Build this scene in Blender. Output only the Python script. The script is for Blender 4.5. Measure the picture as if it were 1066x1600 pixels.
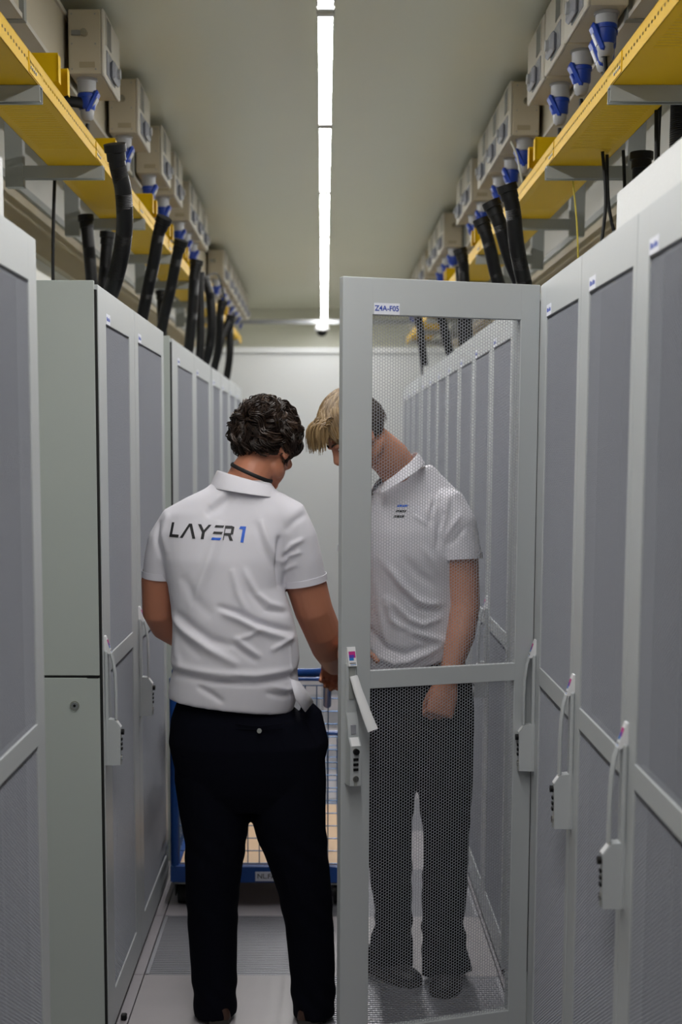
import bpy, math, random
import numpy as np
from mathutils import Vector, Matrix
from mathutils.bvhtree import BVHTree
random.seed(7); rng = np.random.default_rng(7)
S = bpy.context.scene
for o in list(bpy.data.objects): bpy.data.objects.remove(o)
PI = math.pi
# ------------------------------------------------------------------ camera, world, exposure
cam_d = bpy.data.cameras.new('camera'); cam = bpy.data.objects.new('camera', cam_d)
S.collection.objects.link(cam); S.camera = cam
CAM_H = 1.777
pitch, yaw, roll = .1127, -.0082, .0021
cp, sp, cy, sy = math.cos(pitch), math.sin(pitch), math.cos(yaw), math.sin(yaw)
fwd = Vector((sy*cp, cy*cp, -sp)); rgt = Vector((cy, -sy, 0)); upv = rgt.cross(fwd)
r2 = rgt*math.cos(roll) + upv*math.sin(roll); u2 = -rgt*math.sin(roll) + upv*math.cos(roll)
cam.matrix_world = Matrix(((r2.x, u2.x, -fwd.x, 0), (r2.y, u2.y, -fwd.y, 0), (r2.z, u2.z, -fwd.z, CAM_H), (0, 0, 0, 1)))
cam_d.sensor_fit = 'VERTICAL'; cam_d.sensor_height = 36; cam_d.sensor_width = 24
cam_d.lens = 2173*36/1600
cam_d.shift_x = (533-487.4)/1600; cam_d.shift_y = (946.3-800)/1600
cam_d.clip_start = .05; cam_d.clip_end = 60
cam_d.dof.use_dof = True; cam_d.dof.focus_distance = 4.0; cam_d.dof.aperture_fstop = 3.0
w = bpy.data.worlds.new('world'); S.world = w; w.use_nodes = True
w.node_tree.nodes['Background'].inputs[0].default_value = (.5, .5, .5, 1)
w.node_tree.nodes['Background'].inputs[1].default_value = 0.0
S.view_settings.view_transform = 'Standard'; S.view_settings.look = 'None'
S.view_settings.gamma = 1; S.view_settings.exposure = 0.0
LAMP = 86.0          # strength of the tube lights
# ------------------------------------------------------------------ materials
def lin(c): return tuple((x/12.92 if x <= .04045 else ((x+.055)/1.055)**2.4) for x in c)
def srgb(r, g, b): return (*lin((r/255, g/255, b/255)), 1)
def nodes(m):
    m.use_nodes = True; nt = m.node_tree
    return nt, nt.nodes, nt.links, nt.nodes['Principled BSDF']
def mat(name, col, rough=.5, metal=0, noise=0, nscale=20, bump=0, bscale=200, spec=.5, sheen=0, sss=0, detail=4):
    m = bpy.data.materials.new(name); nt, N, L, b = nodes(m)
    b.inputs['Base Color'].default_value = col; b.inputs['Roughness'].default_value = rough
    b.inputs['Metallic'].default_value = metal; b.inputs['Specular IOR Level'].default_value = spec
    if sheen: b.inputs['Sheen Weight'].default_value = sheen
    if sss:
        b.inputs['Subsurface Weight'].default_value = sss; b.inputs['Subsurface Radius'].default_value = (.01, .004, .002)
        b.inputs['Subsurface Scale'].default_value = 1
    tc = N.new('ShaderNodeTexCoord')
    if noise:
        n = N.new('ShaderNodeTexNoise'); n.inputs['Scale'].default_value = nscale; n.inputs['Detail'].default_value = detail
        r = N.new('ShaderNodeMapRange'); r.inputs[3].default_value = 1-noise; r.inputs[4].default_value = 1+noise
        x = N.new('ShaderNodeVectorMath'); x.operation = 'SCALE'; x.inputs[0].default_value = col[:3]
        L.new(tc.outputs['Object'], n.inputs['Vector']); L.new(n.outputs[0], r.inputs[0])
        L.new(r.outputs[0], x.inputs['Scale']); L.new(x.outputs[0], b.inputs['Base Color'])
    if bump:
        n = N.new('ShaderNodeTexNoise'); n.inputs['Scale'].default_value = bscale
        bp = N.new('ShaderNodeBump'); bp.inputs['Strength'].default_value = bump; bp.inputs['Distance'].default_value = .002
        L.new(tc.outputs['Object'], n.inputs['Vector']); L.new(n.outputs[0], bp.inputs['Height']); L.new(bp.outputs[0], b.inputs['Normal'])
    return m
def emis(name, col, s):
    m = bpy.data.materials.new(name); nt, N, L, b = nodes(m)
    b.inputs['Base Color'].default_value = (.8, .8, .8, 1)
    b.inputs['Emission Color'].default_value = col; b.inputs['Emission Strength'].default_value = s
    return m
M = {}
M['rack'] = mat('rack_grey_powder_coat', srgb(184, 188, 190), .42, bump=.05, bscale=900)
M['rack_side'] = mat('rack_side_grey_green', srgb(176, 183, 179), .45, bump=.05, bscale=900)
M['mesh'] = mat('perforated_steel', srgb(160, 163, 172), .45)
M['dark'] = mat('dark_interior', srgb(26, 27, 29), .6)
M['black_gap'] = mat('black_gap_shade', srgb(16, 17, 17), .7)
M['server'] = mat('server_front', srgb(46, 48, 52), .5, metal=.4)
M['ceiling'] = mat('ceiling_panel', srgb(224, 225, 209), .35, noise=.02, nscale=1.5)
M['wall'] = mat('wall_panel', srgb(214, 214, 208), .4, noise=.02, nscale=2)
M['endwall'] = mat('end_panel_white', srgb(216, 218, 218), .4)
M['band'] = mat('beige_trunking', srgb(172, 160, 134), .5, noise=.04, nscale=4)
M['foam'] = mat('white_filler', srgb(206, 207, 207), .6, noise=.03, nscale=60, bump=.3, bscale=150)
M['tile'] = mat('floor_tile', srgb(160, 155, 160), .38, noise=.05, nscale=14, detail=8)
M['tile2'] = mat('floor_tile_slightly_warmer', srgb(164, 159, 162), .38, noise=.06, nscale=11, detail=8)
M['grate'] = mat('vent_bars', srgb(165, 165, 172), .4, metal=.5)
M['plenum'] = mat('floor_plenum', srgb(30, 30, 33), .8)
M['cream'] = mat('cream_enclosure', srgb(196, 187, 166), .45)
M['creamlid'] = mat('cream_lid', srgb(204, 199, 188), .4)
M['window'] = mat('smoked_window', srgb(44, 48, 56), .2)
M['window2'] = mat('socket_cover_grey', srgb(150, 152, 160), .25)
M['bluep'] = mat('plug_blue', srgb(22, 62, 165), .35)
M['greyp'] = mat('plug_grey', srgb(170, 172, 176), .4)
M['black'] = mat('black_plastic', srgb(11, 11, 12), .5, spec=.3)
M['hose'] = mat('black_conduit', srgb(12, 12, 14), .45, spec=.3)
M['steel'] = mat('galvanised_steel', srgb(160, 163, 166), .35, metal=.75, noise=.08, nscale=12)
M['steelp'] = mat('steel_grey_paint', srgb(150, 153, 150), .45)
M['white'] = mat('white_plastic', srgb(230, 230, 232), .35)
M['label'] = mat('label_paper', srgb(228, 230, 240), .5)
M['ink'] = mat('label_ink_blue', srgb(40, 70, 170), .5)
M['inkb'] = mat('print_black', srgb(28, 28, 32), .6)
M['inkblue'] = mat('print_blue', srgb(24, 92, 205), .55)
M['magenta'] = mat('sticker_magenta', srgb(190, 40, 130), .4)
M['violet'] = mat('sticker_violet', srgb(95, 60, 170), .4)
M['cyanb'] = mat('sticker_blue', srgb(30, 120, 195), .4)
M['chrome'] = mat('lock_chrome', srgb(200, 198, 190), .2, metal=1)
M['cartblue'] = mat('cart_blue_paint', srgb(22, 74, 150), .3)
M['wire'] = mat('cart_wire', srgb(70, 105, 150), .3, metal=.5)
M['wood'] = mat('cart_deck_board', srgb(226, 190, 150), .55, noise=.06, nscale=8)
M['yellowplain'] = mat('yellow_steel_plain', srgb(216, 176, 4), .5, spec=.15)
M['yellowcord'] = mat('yellow_cord', srgb(205, 185, 60), .5)
M['whitecord'] = mat('pale_cord', srgb(205, 205, 190), .5)
M['lamp'] = emis('tube_glow', (1, .99, .975, 1), LAMP)
M['housing'] = mat('lamp_housing', srgb(215, 215, 212), .4)
# yellow cable tray: slot rows punched through the flange and transverse pressed ribs in the base
def tray_material():
    m = bpy.data.materials.new('yellow_tray_slotted'); nt, N, L, b = nodes(m)
    b.inputs['Base Color'].default_value = srgb(208, 166, 2); b.inputs['Roughness'].default_value = .5; b.inputs['Specular IOR Level'].default_value = .15
    tc = N.new('ShaderNodeTexCoord'); sx = N.new('ShaderNodeSeparateXYZ'); L.new(tc.outputs['Object'], sx.inputs[0])
    def math_(op, a, bb=None, c=None):
        n = N.new('ShaderNodeMath'); n.operation = op
        for i, v in enumerate((a, bb, c)):
            if v is None: continue
            if isinstance(v, (int, float)): n.inputs[i].default_value = v
            else: L.new(v, n.inputs[i])
        return n.outputs[0]
    X, Y, Z = sx.outputs
    ax = math_('ABSOLUTE', X)
    ym = math_('ABSOLUTE', math_('SUBTRACT', math_('MODULO', math_('ADD', Y, 100), .032), .016))
    inslot = math_('LESS_THAN', ym, .0075)
    row = math_('LESS_THAN', math_('ABSOLUTE', math_('SUBTRACT', Z, .033)), .0045)
    onfl = math_('GREATER_THAN', Z, .006)
    s1 = math_('MULTIPLY', math_('MULTIPLY', inslot, row), onfl)
    # pressed ribs
    yb = math_('MODULO', math_('ADD', Y, 100), 1.18)
    grp = math_('MULTIPLY', math_('GREATER_THAN', yb, .12), math_('LESS_THAN', yb, .95))
    grp = math_('MULTIPLY', grp, math_('LESS_THAN', ax, .068))
    rib = math_('MULTIPLY', math_('SINE', math_('MULTIPLY', Y, 2*PI/.024)), grp)
    bp = N.new('ShaderNodeBump'); bp.inputs['Strength'].default_value = .55; bp.inputs['Distance'].default_value = .004
    L.new(rib, bp.inputs['Height']); L.new(bp.outputs[0], b.inputs['Normal'])
    tr = N.new('ShaderNodeBsdfTransparent'); mx = N.new('ShaderNodeMixShader')
    L.new(s1, mx.inputs[0]); L.new(b.outputs[0], mx.inputs[1]); L.new(tr.outputs[0], mx.inputs[2])
    L.new(mx.outputs[0], N['Material Output'].inputs[0])
    return m
M['yellow'] = tray_material()
# ------------------------------------------------------------------ mesh helpers
class MB:
    """collects faces with a material each and links them as one mesh object"""
    def __init__(s): s.v = []; s.f = []; s.m = []; s.mats = []
    def mi(s, m):
        if m not in s.mats: s.mats.append(m)
        return s.mats.index(m)
    def add(s, verts, faces, m, T=None):
        b = len(s.v); k = s.mi(m)
        for p in verts:
            p = Vector(p); s.v.append(tuple(T @ p) if T is not None else tuple(p))
        for f in faces: s.f.append(tuple(i+b for i in f)); s.m.append(k)
        return s
    def box(s, x0, x1, y0, y1, z0, z1, m, T=None, c=0.0):
        if x1 < x0: x0, x1 = x1, x0
        if y1 < y0: y0, y1 = y1, y0
        if z1 < z0: z0, z1 = z1, z0
        if c > 0:   # chamfered vertical + horizontal edges
            c = min(c, (x1-x0)*.45, (y1-y0)*.45, (z1-z0)*.45)
            V = []; idx = {}
            for ix, X in enumerate((x0, x1)):
                for iy, Y in enumerate((y0, y1)):
                    for iz, Z in enumerate((z0, z1)):
                        sx, sy_, sz = (1, -1)[ix], (1, -1)[iy], (1, -1)[iz]
                        for a, p in enumerate(((X, Y+sy_*c, Z+sz*c), (X+sx*c, Y, Z+sz*c), (X+sx*c, Y+sy_*c, Z))):
                            idx[(ix, iy, iz, a)] = len(V); V.append(p)
            F = []
            for i in (0, 1):
                F.append([idx[(i, 0, 0, 0)], idx[(i, 1, 0, 0)], idx[(i, 1, 1, 0)], idx[(i, 0, 1, 0)]])
                F.append([idx[(0, i, 0, 1)], idx[(1, i, 0, 1)], idx[(1, i, 1, 1)], idx[(0, i, 1, 1)]])
                F.append([idx[(0, 0, i, 2)], idx[(1, 0, i, 2)], idx[(1, 1, i, 2)], idx[(0, 1, i, 2)]])
                for j in (0, 1):
                    F.append([idx[(i, j, 0, 0)], idx[(i, j, 1, 0)], idx[(i, j, 1, 1)], idx[(i, j, 0, 1)]])
                    F.append([idx[(i, 0, j, 0)], idx[(i, 1, j, 0)], idx[(i, 1, j, 2)], idx[(i, 0, j, 2)]])
                    F.append([idx[(0, i, j, 1)], idx[(1, i, j, 1)], idx[(1, i, j, 2)], idx[(0, i, j, 2)]])
                    for k in (0, 1): F.append([idx[(i, j, k, 0)], idx[(i, j, k, 1)], idx[(i, j, k, 2)]])
            return s.add(V, F, m, T)
        V = [(x0, y0, z0), (x1, y0, z0), (x1, y1, z0), (x0, y1, z0), (x0, y0, z1), (x1, y0, z1), (x1, y1, z1), (x0, y1, z1)]
        return s.add(V, [(0, 3, 2, 1), (4, 5, 6, 7), (0, 1, 5, 4), (1, 2, 6, 5), (2, 3, 7, 6), (3, 0, 4, 7)], m, T)
    def tube(s, path, rad, m, n=12, cap=True, ref=None, T=None):
        """round or elliptic tube: rad is a number, or one per point, or (a, b) per point"""
        P = [Vector(p) for p in path]; V = []; F = []; k = len(P)
        prev = None
        for i, p in enumerate(P):
            t = (P[min(i+1, k-1)] - P[max(i-1, 0)]).normalized()
            if prev is None:
                a = Vector(ref) if ref else (Vector((0, 0, 1)) if abs(t.z) < .9 else Vector((1, 0, 0)))
            else: a = prev
            a = (a - t*a.dot(t)).normalized(); prev = a; b = t.cross(a)
            r = rad if isinstance(rad, (int, float)) else rad[i]
            ra, rb = (r, r) if isinstance(r, (int, float)) else r
            for j in range(n):
                an = 2*PI*j/n; V.append(p + a*ra*math.cos(an) + b*rb*math.sin(an))
        for i in range(k-1):
            for j in range(n):
                j2 = (j+1) % n; F.append((i*n+j, i*n+j2, (i+1)*n+j2, (i+1)*n+j))
        if cap: F.append(tuple(range(n))[::-1]); F.append(tuple(range((k-1)*n, k*n)))
        return s.add(V, F, m, T)
    def cyl(s, p0, p1, r, m, n=20, T=None): return s.tube([p0, p1], r, m, n, T=T)
    def prism(s, poly, h0, h1, m, axis='x', T=None):
        """poly of (a,b): axis x -> (y,z), y -> (x,z), z -> (x,y)"""
        n = len(poly)
        f = {'x': lambda a, b, h: (h, a, b), 'y': lambda a, b, h: (a, h, b), 'z': lambda a, b, h: (a, b, h)}[axis]
        V = [f(a, b, h0) for a, b in poly] + [f(a, b, h1) for a, b in poly]
        F = [tuple(range(n))[::-1], tuple(range(n, 2*n))] + [(i, (i+1) % n, n+(i+1) % n, n+i) for i in range(n)]
        return s.add(V, F, m, T)
    def sphere(s, c, r, m, n=16, sc=(1, 1, 1), T=None):
        V = [(c[0], c[1], c[2]-r*sc[2])]; F = []; k = n//2
        for i in range(1, k):
            ph = -PI/2 + PI*i/k
            for j in range(n):
                th = 2*PI*j/n; V.append((c[0]+r*sc[0]*math.cos(ph)*math.cos(th), c[1]+r*sc[1]*math.cos(ph)*math.sin(th), c[2]+r*sc[2]*math.sin(ph)))
        V.append((c[0], c[1], c[2]+r*sc[2])); last = len(V)-1
        for j in range(n):
            F.append((0, 1+(j+1) % n, 1+j)); F.append((last, last-n+j, last-n+(j+1) % n))
        for i in range(k-2):
            for j in range(n):
                a = 1+i*n; F.append((a+j, a+(j+1) % n, a+n+(j+1) % n, a+n+j))
        return s.add(V, F, m, T)
    def mesh(s, name, smooth=True, ang=35):
        me = bpy.data.meshes.new(name); me.from_pydata(s.v, [], s.f)
        for k in s.mats: me.materials.append(M[k])
        me.polygons.foreach_set('material_index', s.m)
        finish(me, smooth, ang); return me
    def build(s, name, parent=None, loc=None, rot=None, smooth=True, ang=35, fix=True):
        me = s.mesh(name, smooth, ang)
        if fix: fixn(me)
        return link(name, me, parent, loc, rot)
def finish(me, smooth=True, ang=35):
    me.polygons.foreach_set('use_smooth', [smooth]*len(me.polygons))
    if smooth: me.set_sharp_from_angle(angle=math.radians(ang))
    me.update()
def fixn(me):
    import bmesh
    bm = bmesh.new(); bm.from_mesh(me); bmesh.ops.recalc_face_normals(bm, faces=bm.faces); bm.to_mesh(me); bm.free()
def link(name, data, parent=None, loc=None, rot=None):
    o = bpy.data.objects.new(name, data); S.collection.objects.link(o)
    if loc is not None: o.location = loc
    if rot is not None: o.rotation_euler = rot
    if parent is not None: o.parent = parent
    return o
def tag(o, label=None, cat=None, group=None, kind=None):
    if label: o['label'] = label
    if cat: o['category'] = cat
    if group: o['group'] = group
    if kind: o['kind'] = kind
    return o
def thing(name, label, cat, loc=(0, 0, 0), rz=0, group=None):
    return tag(link(name, None, None, loc, (0, 0, rz)), label, cat, group)
def struct(o): o['kind'] = 'structure'; return o
def dup(o, loc=None, rz=None, label=None, parent=None, group=None):
    c = o.copy(); S.collection.objects.link(c)
    if parent is not None: c.parent = parent
    if loc is not None: c.location = loc
    if rz is not None: c.rotation_euler = (0, 0, rz)
    if label: c['label'] = label
    if group: c['group'] = group
    for ch in list(o.children): dup(ch, parent=c)
    return c
ORD = ['nearest', 'second', 'third', 'fourth', 'fifth', 'sixth', 'seventh', 'eighth', 'ninth', 'tenth', 'eleventh', 'twelfth', 'thirteenth', 'fourteenth', 'fifteenth', 'sixteenth', 'seventeenth', 'eighteenth', 'nineteenth', 'twentieth']
# ------------------------------------------------------------------ the room
XL, XR, ZT = -.632, .606, 2.232       # rack fronts and rack tops
WX, CEIL, YB, YF = 1.26, 3.33, 15.9, -3.2
struct(MB().box(-WX-.1, WX+.1, YF-.1, YB+.1, CEIL, CEIL+.1, 'ceiling').build('ceiling'))
struct(MB().box(-WX-.1, -WX, YF, YB, -.4, CEIL, 'wall').build('wall_left'))
struct(MB().box(WX, WX+.1, YF, YB, -.4, CEIL, 'wall').build('wall_right'))
struct(MB().box(-WX-.1, WX+.1, YB, YB+.1, -.4, CEIL, 'ceiling').build('wall_back'))
struct(MB().box(-WX-.1, WX+.1, YF-.1, YF, -.4, CEIL, 'server').build('wall_front'))
for sgn, nm in ((-1, 'trim_1'), (1, 'trim_2')):
    t = MB(); t.box(sgn*(WX-.035), sgn*WX, YF, YB, 2.60, 2.80, 'band'); t.box(sgn*(WX-.05), sgn*WX, YF, YB, 2.795, 2.825, 'steelp')
    struct(t.build(nm))
# raised floor: solid tiles are the floor, slotted vent tiles are things
T0, TP = 4.547, .6
fl = MB(); vents = []
def is_vent(side, k):   # k: row index from T0
    return (k % 2 == 0) if side == 'L' else (k % 2 == 1)
for k in range(-13, 19):
    for side, x0, x1 in (('L', -.603, -.003), ('R', .0, .6)):
        y0 = T0 + TP*k
        if y0 > 15.6 or y0 < YF: continue
        if is_vent(side, k) and y0 > 3.0: vents.append((side, x0, y0, k))
        else: fl.box(x0+.0015, x1-.0015, y0+.0015, y0+TP-.0015, -.035, 0, 'tile' if (k+(side == 'L')) % 3 else 'tile2')
for x0, x1 in ((-WX, -.606), (.603, WX)):
    for k in range(-13, 19):
        y0 = T0 + TP*k
        fl.box(x0, x1, y0+.0015, y0+TP-.0015, -.035, 0, 'tile')
fl.box(-WX, WX, YF, YB, -.4, -.37, 'plenum')
struct(fl.build('floor', smooth=False))
vm = MB()
for i in range(36):
    y = .008 + i*(.6-.016)/35
    vm.box(.012, .588, y-.0045, y+.0045, -.02, -.001, 'grate')
for a in ((.002, .014, .002, .598), (.586, .598, .002, .598), (.002, .598, .002, .008), (.002, .598, .592, .598)): vm.box(*a, -.03, 0, 'grate')
for x in (.15, .3, .45): vm.box(x-.003, x+.003, .01, .59, -.03, -.012, 'grate')
vme = vm.mesh('vent_tile', smooth=False); fixn(vme)
cnt = {'L': 0, 'R': 0}
for side, x0, y0, k in vents:
    o = link('vent_tile', vme, None, (x0, y0, 0))
    i = cnt[side]; cnt[side] += 1
    tag(o, '%s slotted vent floor tile from the camera, %s half of the aisle' % (ORD[i], 'left' if side == 'L' else 'right'), 'vent tile', 'slotted vent tiles in the raised floor')
# end of the aisle: containment panel
PY = 11.1
t = MB(); t.box(-WX+.04, WX-.04, PY, PY+.06, 0, 2.515, 'endwall'); t.box(-WX+.04, WX-.04, PY-.012, PY+.07, 2.52, 2.566, 'endwall'); t.box(-WX+.04, WX-.04, PY+.01, PY+.05, 2.515, 2.52, 'steelp')
tag(t.build('end_panel'), 'white wall panel closing the far end of the aisle', 'panel')
# ------------------------------------------------------------------ tube lights
def tube_light():
    t = thing('tube_light', '', 'ceiling light')
    b = MB(); b.box(-.024, .024, .0, 1.5, .0, .045, 'housing', c=.004); b.box(-.026, -.0238, 0, 1.5, -.006, .02, 'housing'); b.box(.0238, .026, 0, 1.5, -.006, .02, 'housing')
    b.box(-.03, .03, -.004, .018, -.016, .046, 'housing', c=.004); b.box(-.03, .03, 1.482, 1.504, -.016, .046, 'housing', c=.004)
    b.build('housing', t)
    d = MB(); n = 14
    V = []; F = []
    for y in (.018, 1.482):
        for j in range(n+1):
            a = PI + PI*j/n; V.append((.0235*math.cos(a), y, .011*math.sin(a)))
    for j in range(n): F.append((j, j+1, n+2+j, n+1+j))
    F.append(tuple(range(n+1))); F.append(tuple(range(n+1, 2*n+2)))
    F.append((0, n, 2*n+1, n+1)); d.add(V, F, 'lamp'); d.build('diffuser', t)
    for y in (.3, 1.2): MB().cyl((0, y, .045), (0, y, CEIL-3.14), .004, 'steel', 8).build('hanger_rod', t)
    return t
tl = tube_light()
ys = [4.535+1.545*k for k in range(-3, 7)]
for i, y in enumerate(ys):
    o = tl if i == 0 else dup(tl)
    o.location = (0.002, y, 3.14); k = i-3
    lab = 'glowing white tube light, '
    lab += ('%s behind the top edge of the photo' % ORD[-k-1].replace('nearest', 'first') if k < 0 else '%s full tube below the top edge of the photo' % ('first' if k == 0 else ORD[k]))
    o['label'] = lab; o['group'] = 'tube lights in a row along the ceiling'
# far strut and dome camera
t = thing('ceiling_strut', 'horizontal grey steel strut across the room at the far end', 'strut', (0, 14, 3.02))
MB().box(-WX+.003, WX-.003, -.02, .02, -.02, .02, 'steel').build('rail', t)
t = thing('dome_camera', 'small white dome security camera with black lens hanging below the far strut', 'security camera', (-.022, 13.98, 2.90))
MB().tube([(0, 0, .1), (0, 0, .06), (0, 0, .05), (0, 0, .03)], [.045, .07, .075, .07], 'white', 24).build('housing', t)
MB().sphere((0, 0, .03), .055, 'black', 20).build('lens_dome', t)
# ------------------------------------------------------------------ perforated sheet
def perf_mesh(w, h, pitch=.0087, open_=.89):
    """hexagonally perforated sheet in the XZ plane, front at y=0, 1.3 mm thick"""
    col = pitch*math.sqrt(3)/2; nx = int(w/col); nz = int(h/pitch - .5)
    sx = w/nx; sz = h/(nz+.5)
    R = pitch/math.sqrt(3); Ri = R*open_; th = .0013
    # cell hexagon with flat top: vertices at angles 0,60,..
    an = np.arange(6)*PI/3
    ox, oz = np.cos(an)*R*sx/col, np.sin(an)*R*sz/pitch
    ix, iz = np.cos(an)*Ri*sx/col, np.sin(an)*Ri*sz/pitch
    I, J = np.meshgrid(np.arange(nx), np.arange(nz), indexing='ij')
    cx = (I.ravel()+.5)*sx; cz = (J.ravel()+.5)*sz + (I.ravel() % 2)*sz/2
    n = len(cx)
    V = np.zeros((n, 24, 3))
    V[:, 0:6, 0] = cx[:, None]+ox; V[:, 0:6, 2] = cz[:, None]+oz
    V[:, 6:12, 0] = cx[:, None]+ix; V[:, 6:12, 2] = cz[:, None]+iz
    V[:, 12:24] = V[:, 0:12]; V[:, 12:24, 1] = th
    V[:, :, 0] = np.clip(V[:, :, 0], -.003, w+.003); V[:, :, 2] = np.clip(V[:, :, 2], -.003, h+.003)
    q = []
    for a in range(6):
        b = (a+1) % 6
        q += [(a, b, 6+b, 6+a), (12+b, 12+a, 18+a, 18+b), (6+a, 6+b, 18+b, 18+a)]
    q = np.array(q)
    F = (q[None]+np.arange(n)[:, None, None]*24).reshape(-1, 4)
    me = bpy.data.meshes.new('perforated_sheet'); V = V.reshape(-1, 3)
    me.vertices.add(len(V)); me.vertices.foreach_set('co', V.ravel())
    me.loops.add(F.size); me.loops.foreach_set('vertex_index', F.ravel().astype(np.int32))
    me.polygons.add(len(F)); me.polygons.foreach_set('loop_start', np.arange(0, F.size, 4, dtype=np.int32))
    me.polygons.foreach_set('loop_total', np.full(len(F), 4, dtype=np.int32))
    me.materials.append(M['mesh']); me.update(calc_edges=True); me.polygons.foreach_set('use_smooth', [False]*len(F))
    return me
PERF = {}
def perf(w, h):
    k = (round(w, 3), round(h, 3))
    if k not in PERF: PERF[k] = perf_mesh(*k)
    return PERF[k]
Z_M0, Z_C0, Z_C1, Z_M1 = .135, 1.118, 1.168, 2.133   # mesh bottom, crossbar, mesh top
DZ0 = .03
# ---- swivel handle, local: x along door, -y outwards, z up; origin at the door face, z = 0 the handle's middle
def handle_mesh(open_lever=False):
    b = MB(); hw = .0125
    b.box(-.0165, .0165, -.010, 0, -.185, .15, 'rack', c=.003)
    prof = [(0, -.187), (-.043, -.186), (-.045, -.075), (-.029, -.053), (0, -.050)]
    b.prism(prof, -.0155, .0155, 'rack')
    b.add([(-.012, -.0457, -.0745), (.012, -.0457, -.0745), (.012, -.0305, -.0535), (-.012, -.0305, -.0535)], [(0, 1, 2, 3)], 'white')
    b.cyl((0, -.044, -.09), (0, -.053, -.09), .0085, 'black', 20)
    for z in (-.112, -.126, -.14): b.box(-.007, .007, -.048, -.044, z-.0035, z+.0035, 'black')
    b.cyl((0, -.044, -.166), (0, -.0475, -.166), .0085, 'chrome', 20); b.box(-.004, .004, -.046, -.043, -.186, -.166, 'steelp')
    # top tag holder
    b.prism([(-.004, .192), (-.020, .142), (-.014, .140), (0, .15), (0, .192)], -.012, .012, 'white')
    def tg(z0, z1, x0, x1, mt):
        f = lambda z: -.004 - (.192-z)*.32 - .0006
        b.add([(x0, f(z0), z0), (x1, f(z0), z0), (x1, f(z1), z1), (x0, f(z1), z1)], [(0, 1, 2, 3)], mt)
    tg(.172, .181, -.009, .010, 'magenta'); tg(.164, .172, -.009, .006, 'violet'); tg(.157, .164, -.009, .004, 'cyanb'); tg(.164, .172, .006, .010, 'magenta')
    tg(.149, .151, -.009, .009, 'inkb'); tg(.145, .1465, -.007, .009, 'cyanb')
    if not open_lever:
        path = [(0, -.018, .142), (0, -.024, .12), (0, -.029, .08), (0, -.031, .03), (0, -.031, -.052)]
        b.tube(path, [(.0045, hw)]*5, 'rack', 12, ref=(0, 1, 0))
    else:
        b.box(-.008, .008, -.014, -.008, .05, .142, 'steelp')
        b.prism([(0, .035), (-.02, -.01), (-.026, -.052), (0, -.052)], -.0155, .0155, 'rack')
        b.box(-.007, .007, -.0275, -.018, -.045, -.02, 'window2')
        b.tube([(.001, -.022, .115), (.008, -.040, .075), (.026, -.062, .01), (.038, -.075, -.028)], [(.0055, .0115), (.006, .0125), (.006, .0145), (.0055, .0155)], 'white', 14, ref=(0, 1, 0))
    me = b.mesh('handle', ang=30); fixn(me); return me
H_CL, H_OP = handle_mesh(), handle_mesh(True)
FR = {}
def door(parent, w, sn, sf, loc, rz, opened=False, scr=0):
    """door part: handle edge at x=0, hinge edge at x=w, face at y=0"""
    k = (round(w, 3), sn, sf)
    if k not in FR:
        b = MB(); z0, z1 = DZ0, ZT-.002; W = w-.003
        b.box(.0015, sn, 0, .028, z0, z1, 'rack', c=.0015); b.box(w-sf, W, 0, .028, z0, z1, 'rack', c=.0015)
        b.box(sn-.002, w-sf+.002, 0, .028, Z_M1, z1, 'rack', c=.0012); b.box(sn-.002, w-sf+.002, 0, .028, z0, Z_M0, 'rack', c=.0012)
        b.box(sn-.002, w-sf+.002, 0, .02, Z_C0, Z_C1, 'rack', c=.001)
        FR[k] = b.mesh('door'); fixn(FR[k])
    d = link('door', FR[k], parent, loc, (0, 0, rz))
    mw = w-sn-sf
    link('perforated_panel', perf(mw, Z_C0-Z_M0), d, (sn, .004, Z_M0)); link('perforated_panel', perf(mw, Z_M1-Z_C1), d, (sn, .004, Z_C1))
    link('handle', H_OP if opened else H_CL, d, (.028, 0, 1.045))
    lb = MB(); lx, lz = sn+.003, Z_M1+.001
    lb.box(lx, lx+.074, -.0008, .001, lz, lz+.03, 'label')
    if not opened:
        for j, (a, bb) in enumerate(((.008, .022), (.025, .036), (.041, .052), (.055, .066))):
            lb.box(lx+a, lx+bb, -.0011, -.0008, lz+.010, lz+.021-(j % 2)*.003, 'ink')
    o = lb.build('label_sticker', d, smooth=False)
    if opened:
        o['label'] = 'white label reading Z4A-F05 in blue'
        c = bpy.data.curves.new('txt', 'FONT'); c.body = 'Z4A-F05'; c.size = .0195; c.align_x = 'CENTER'; c.align_y = 'CENTER'; c.offset = .0004
        to = bpy.data.objects.new('txt', c); S.collection.objects.link(to); bpy.context.view_layer.update()
        me = bpy.data.meshes.new_from_object(to.evaluated_get(bpy.context.evaluated_depsgraph_get())); bpy.data.objects.remove(to)
        me.materials.clear(); me.materials.append(M['ink'])
        link('label_text', me, o, (lx+.037, -.0013, lz+.0155), (PI/2, 0, 0))
    return d
BODY = {}
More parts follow.
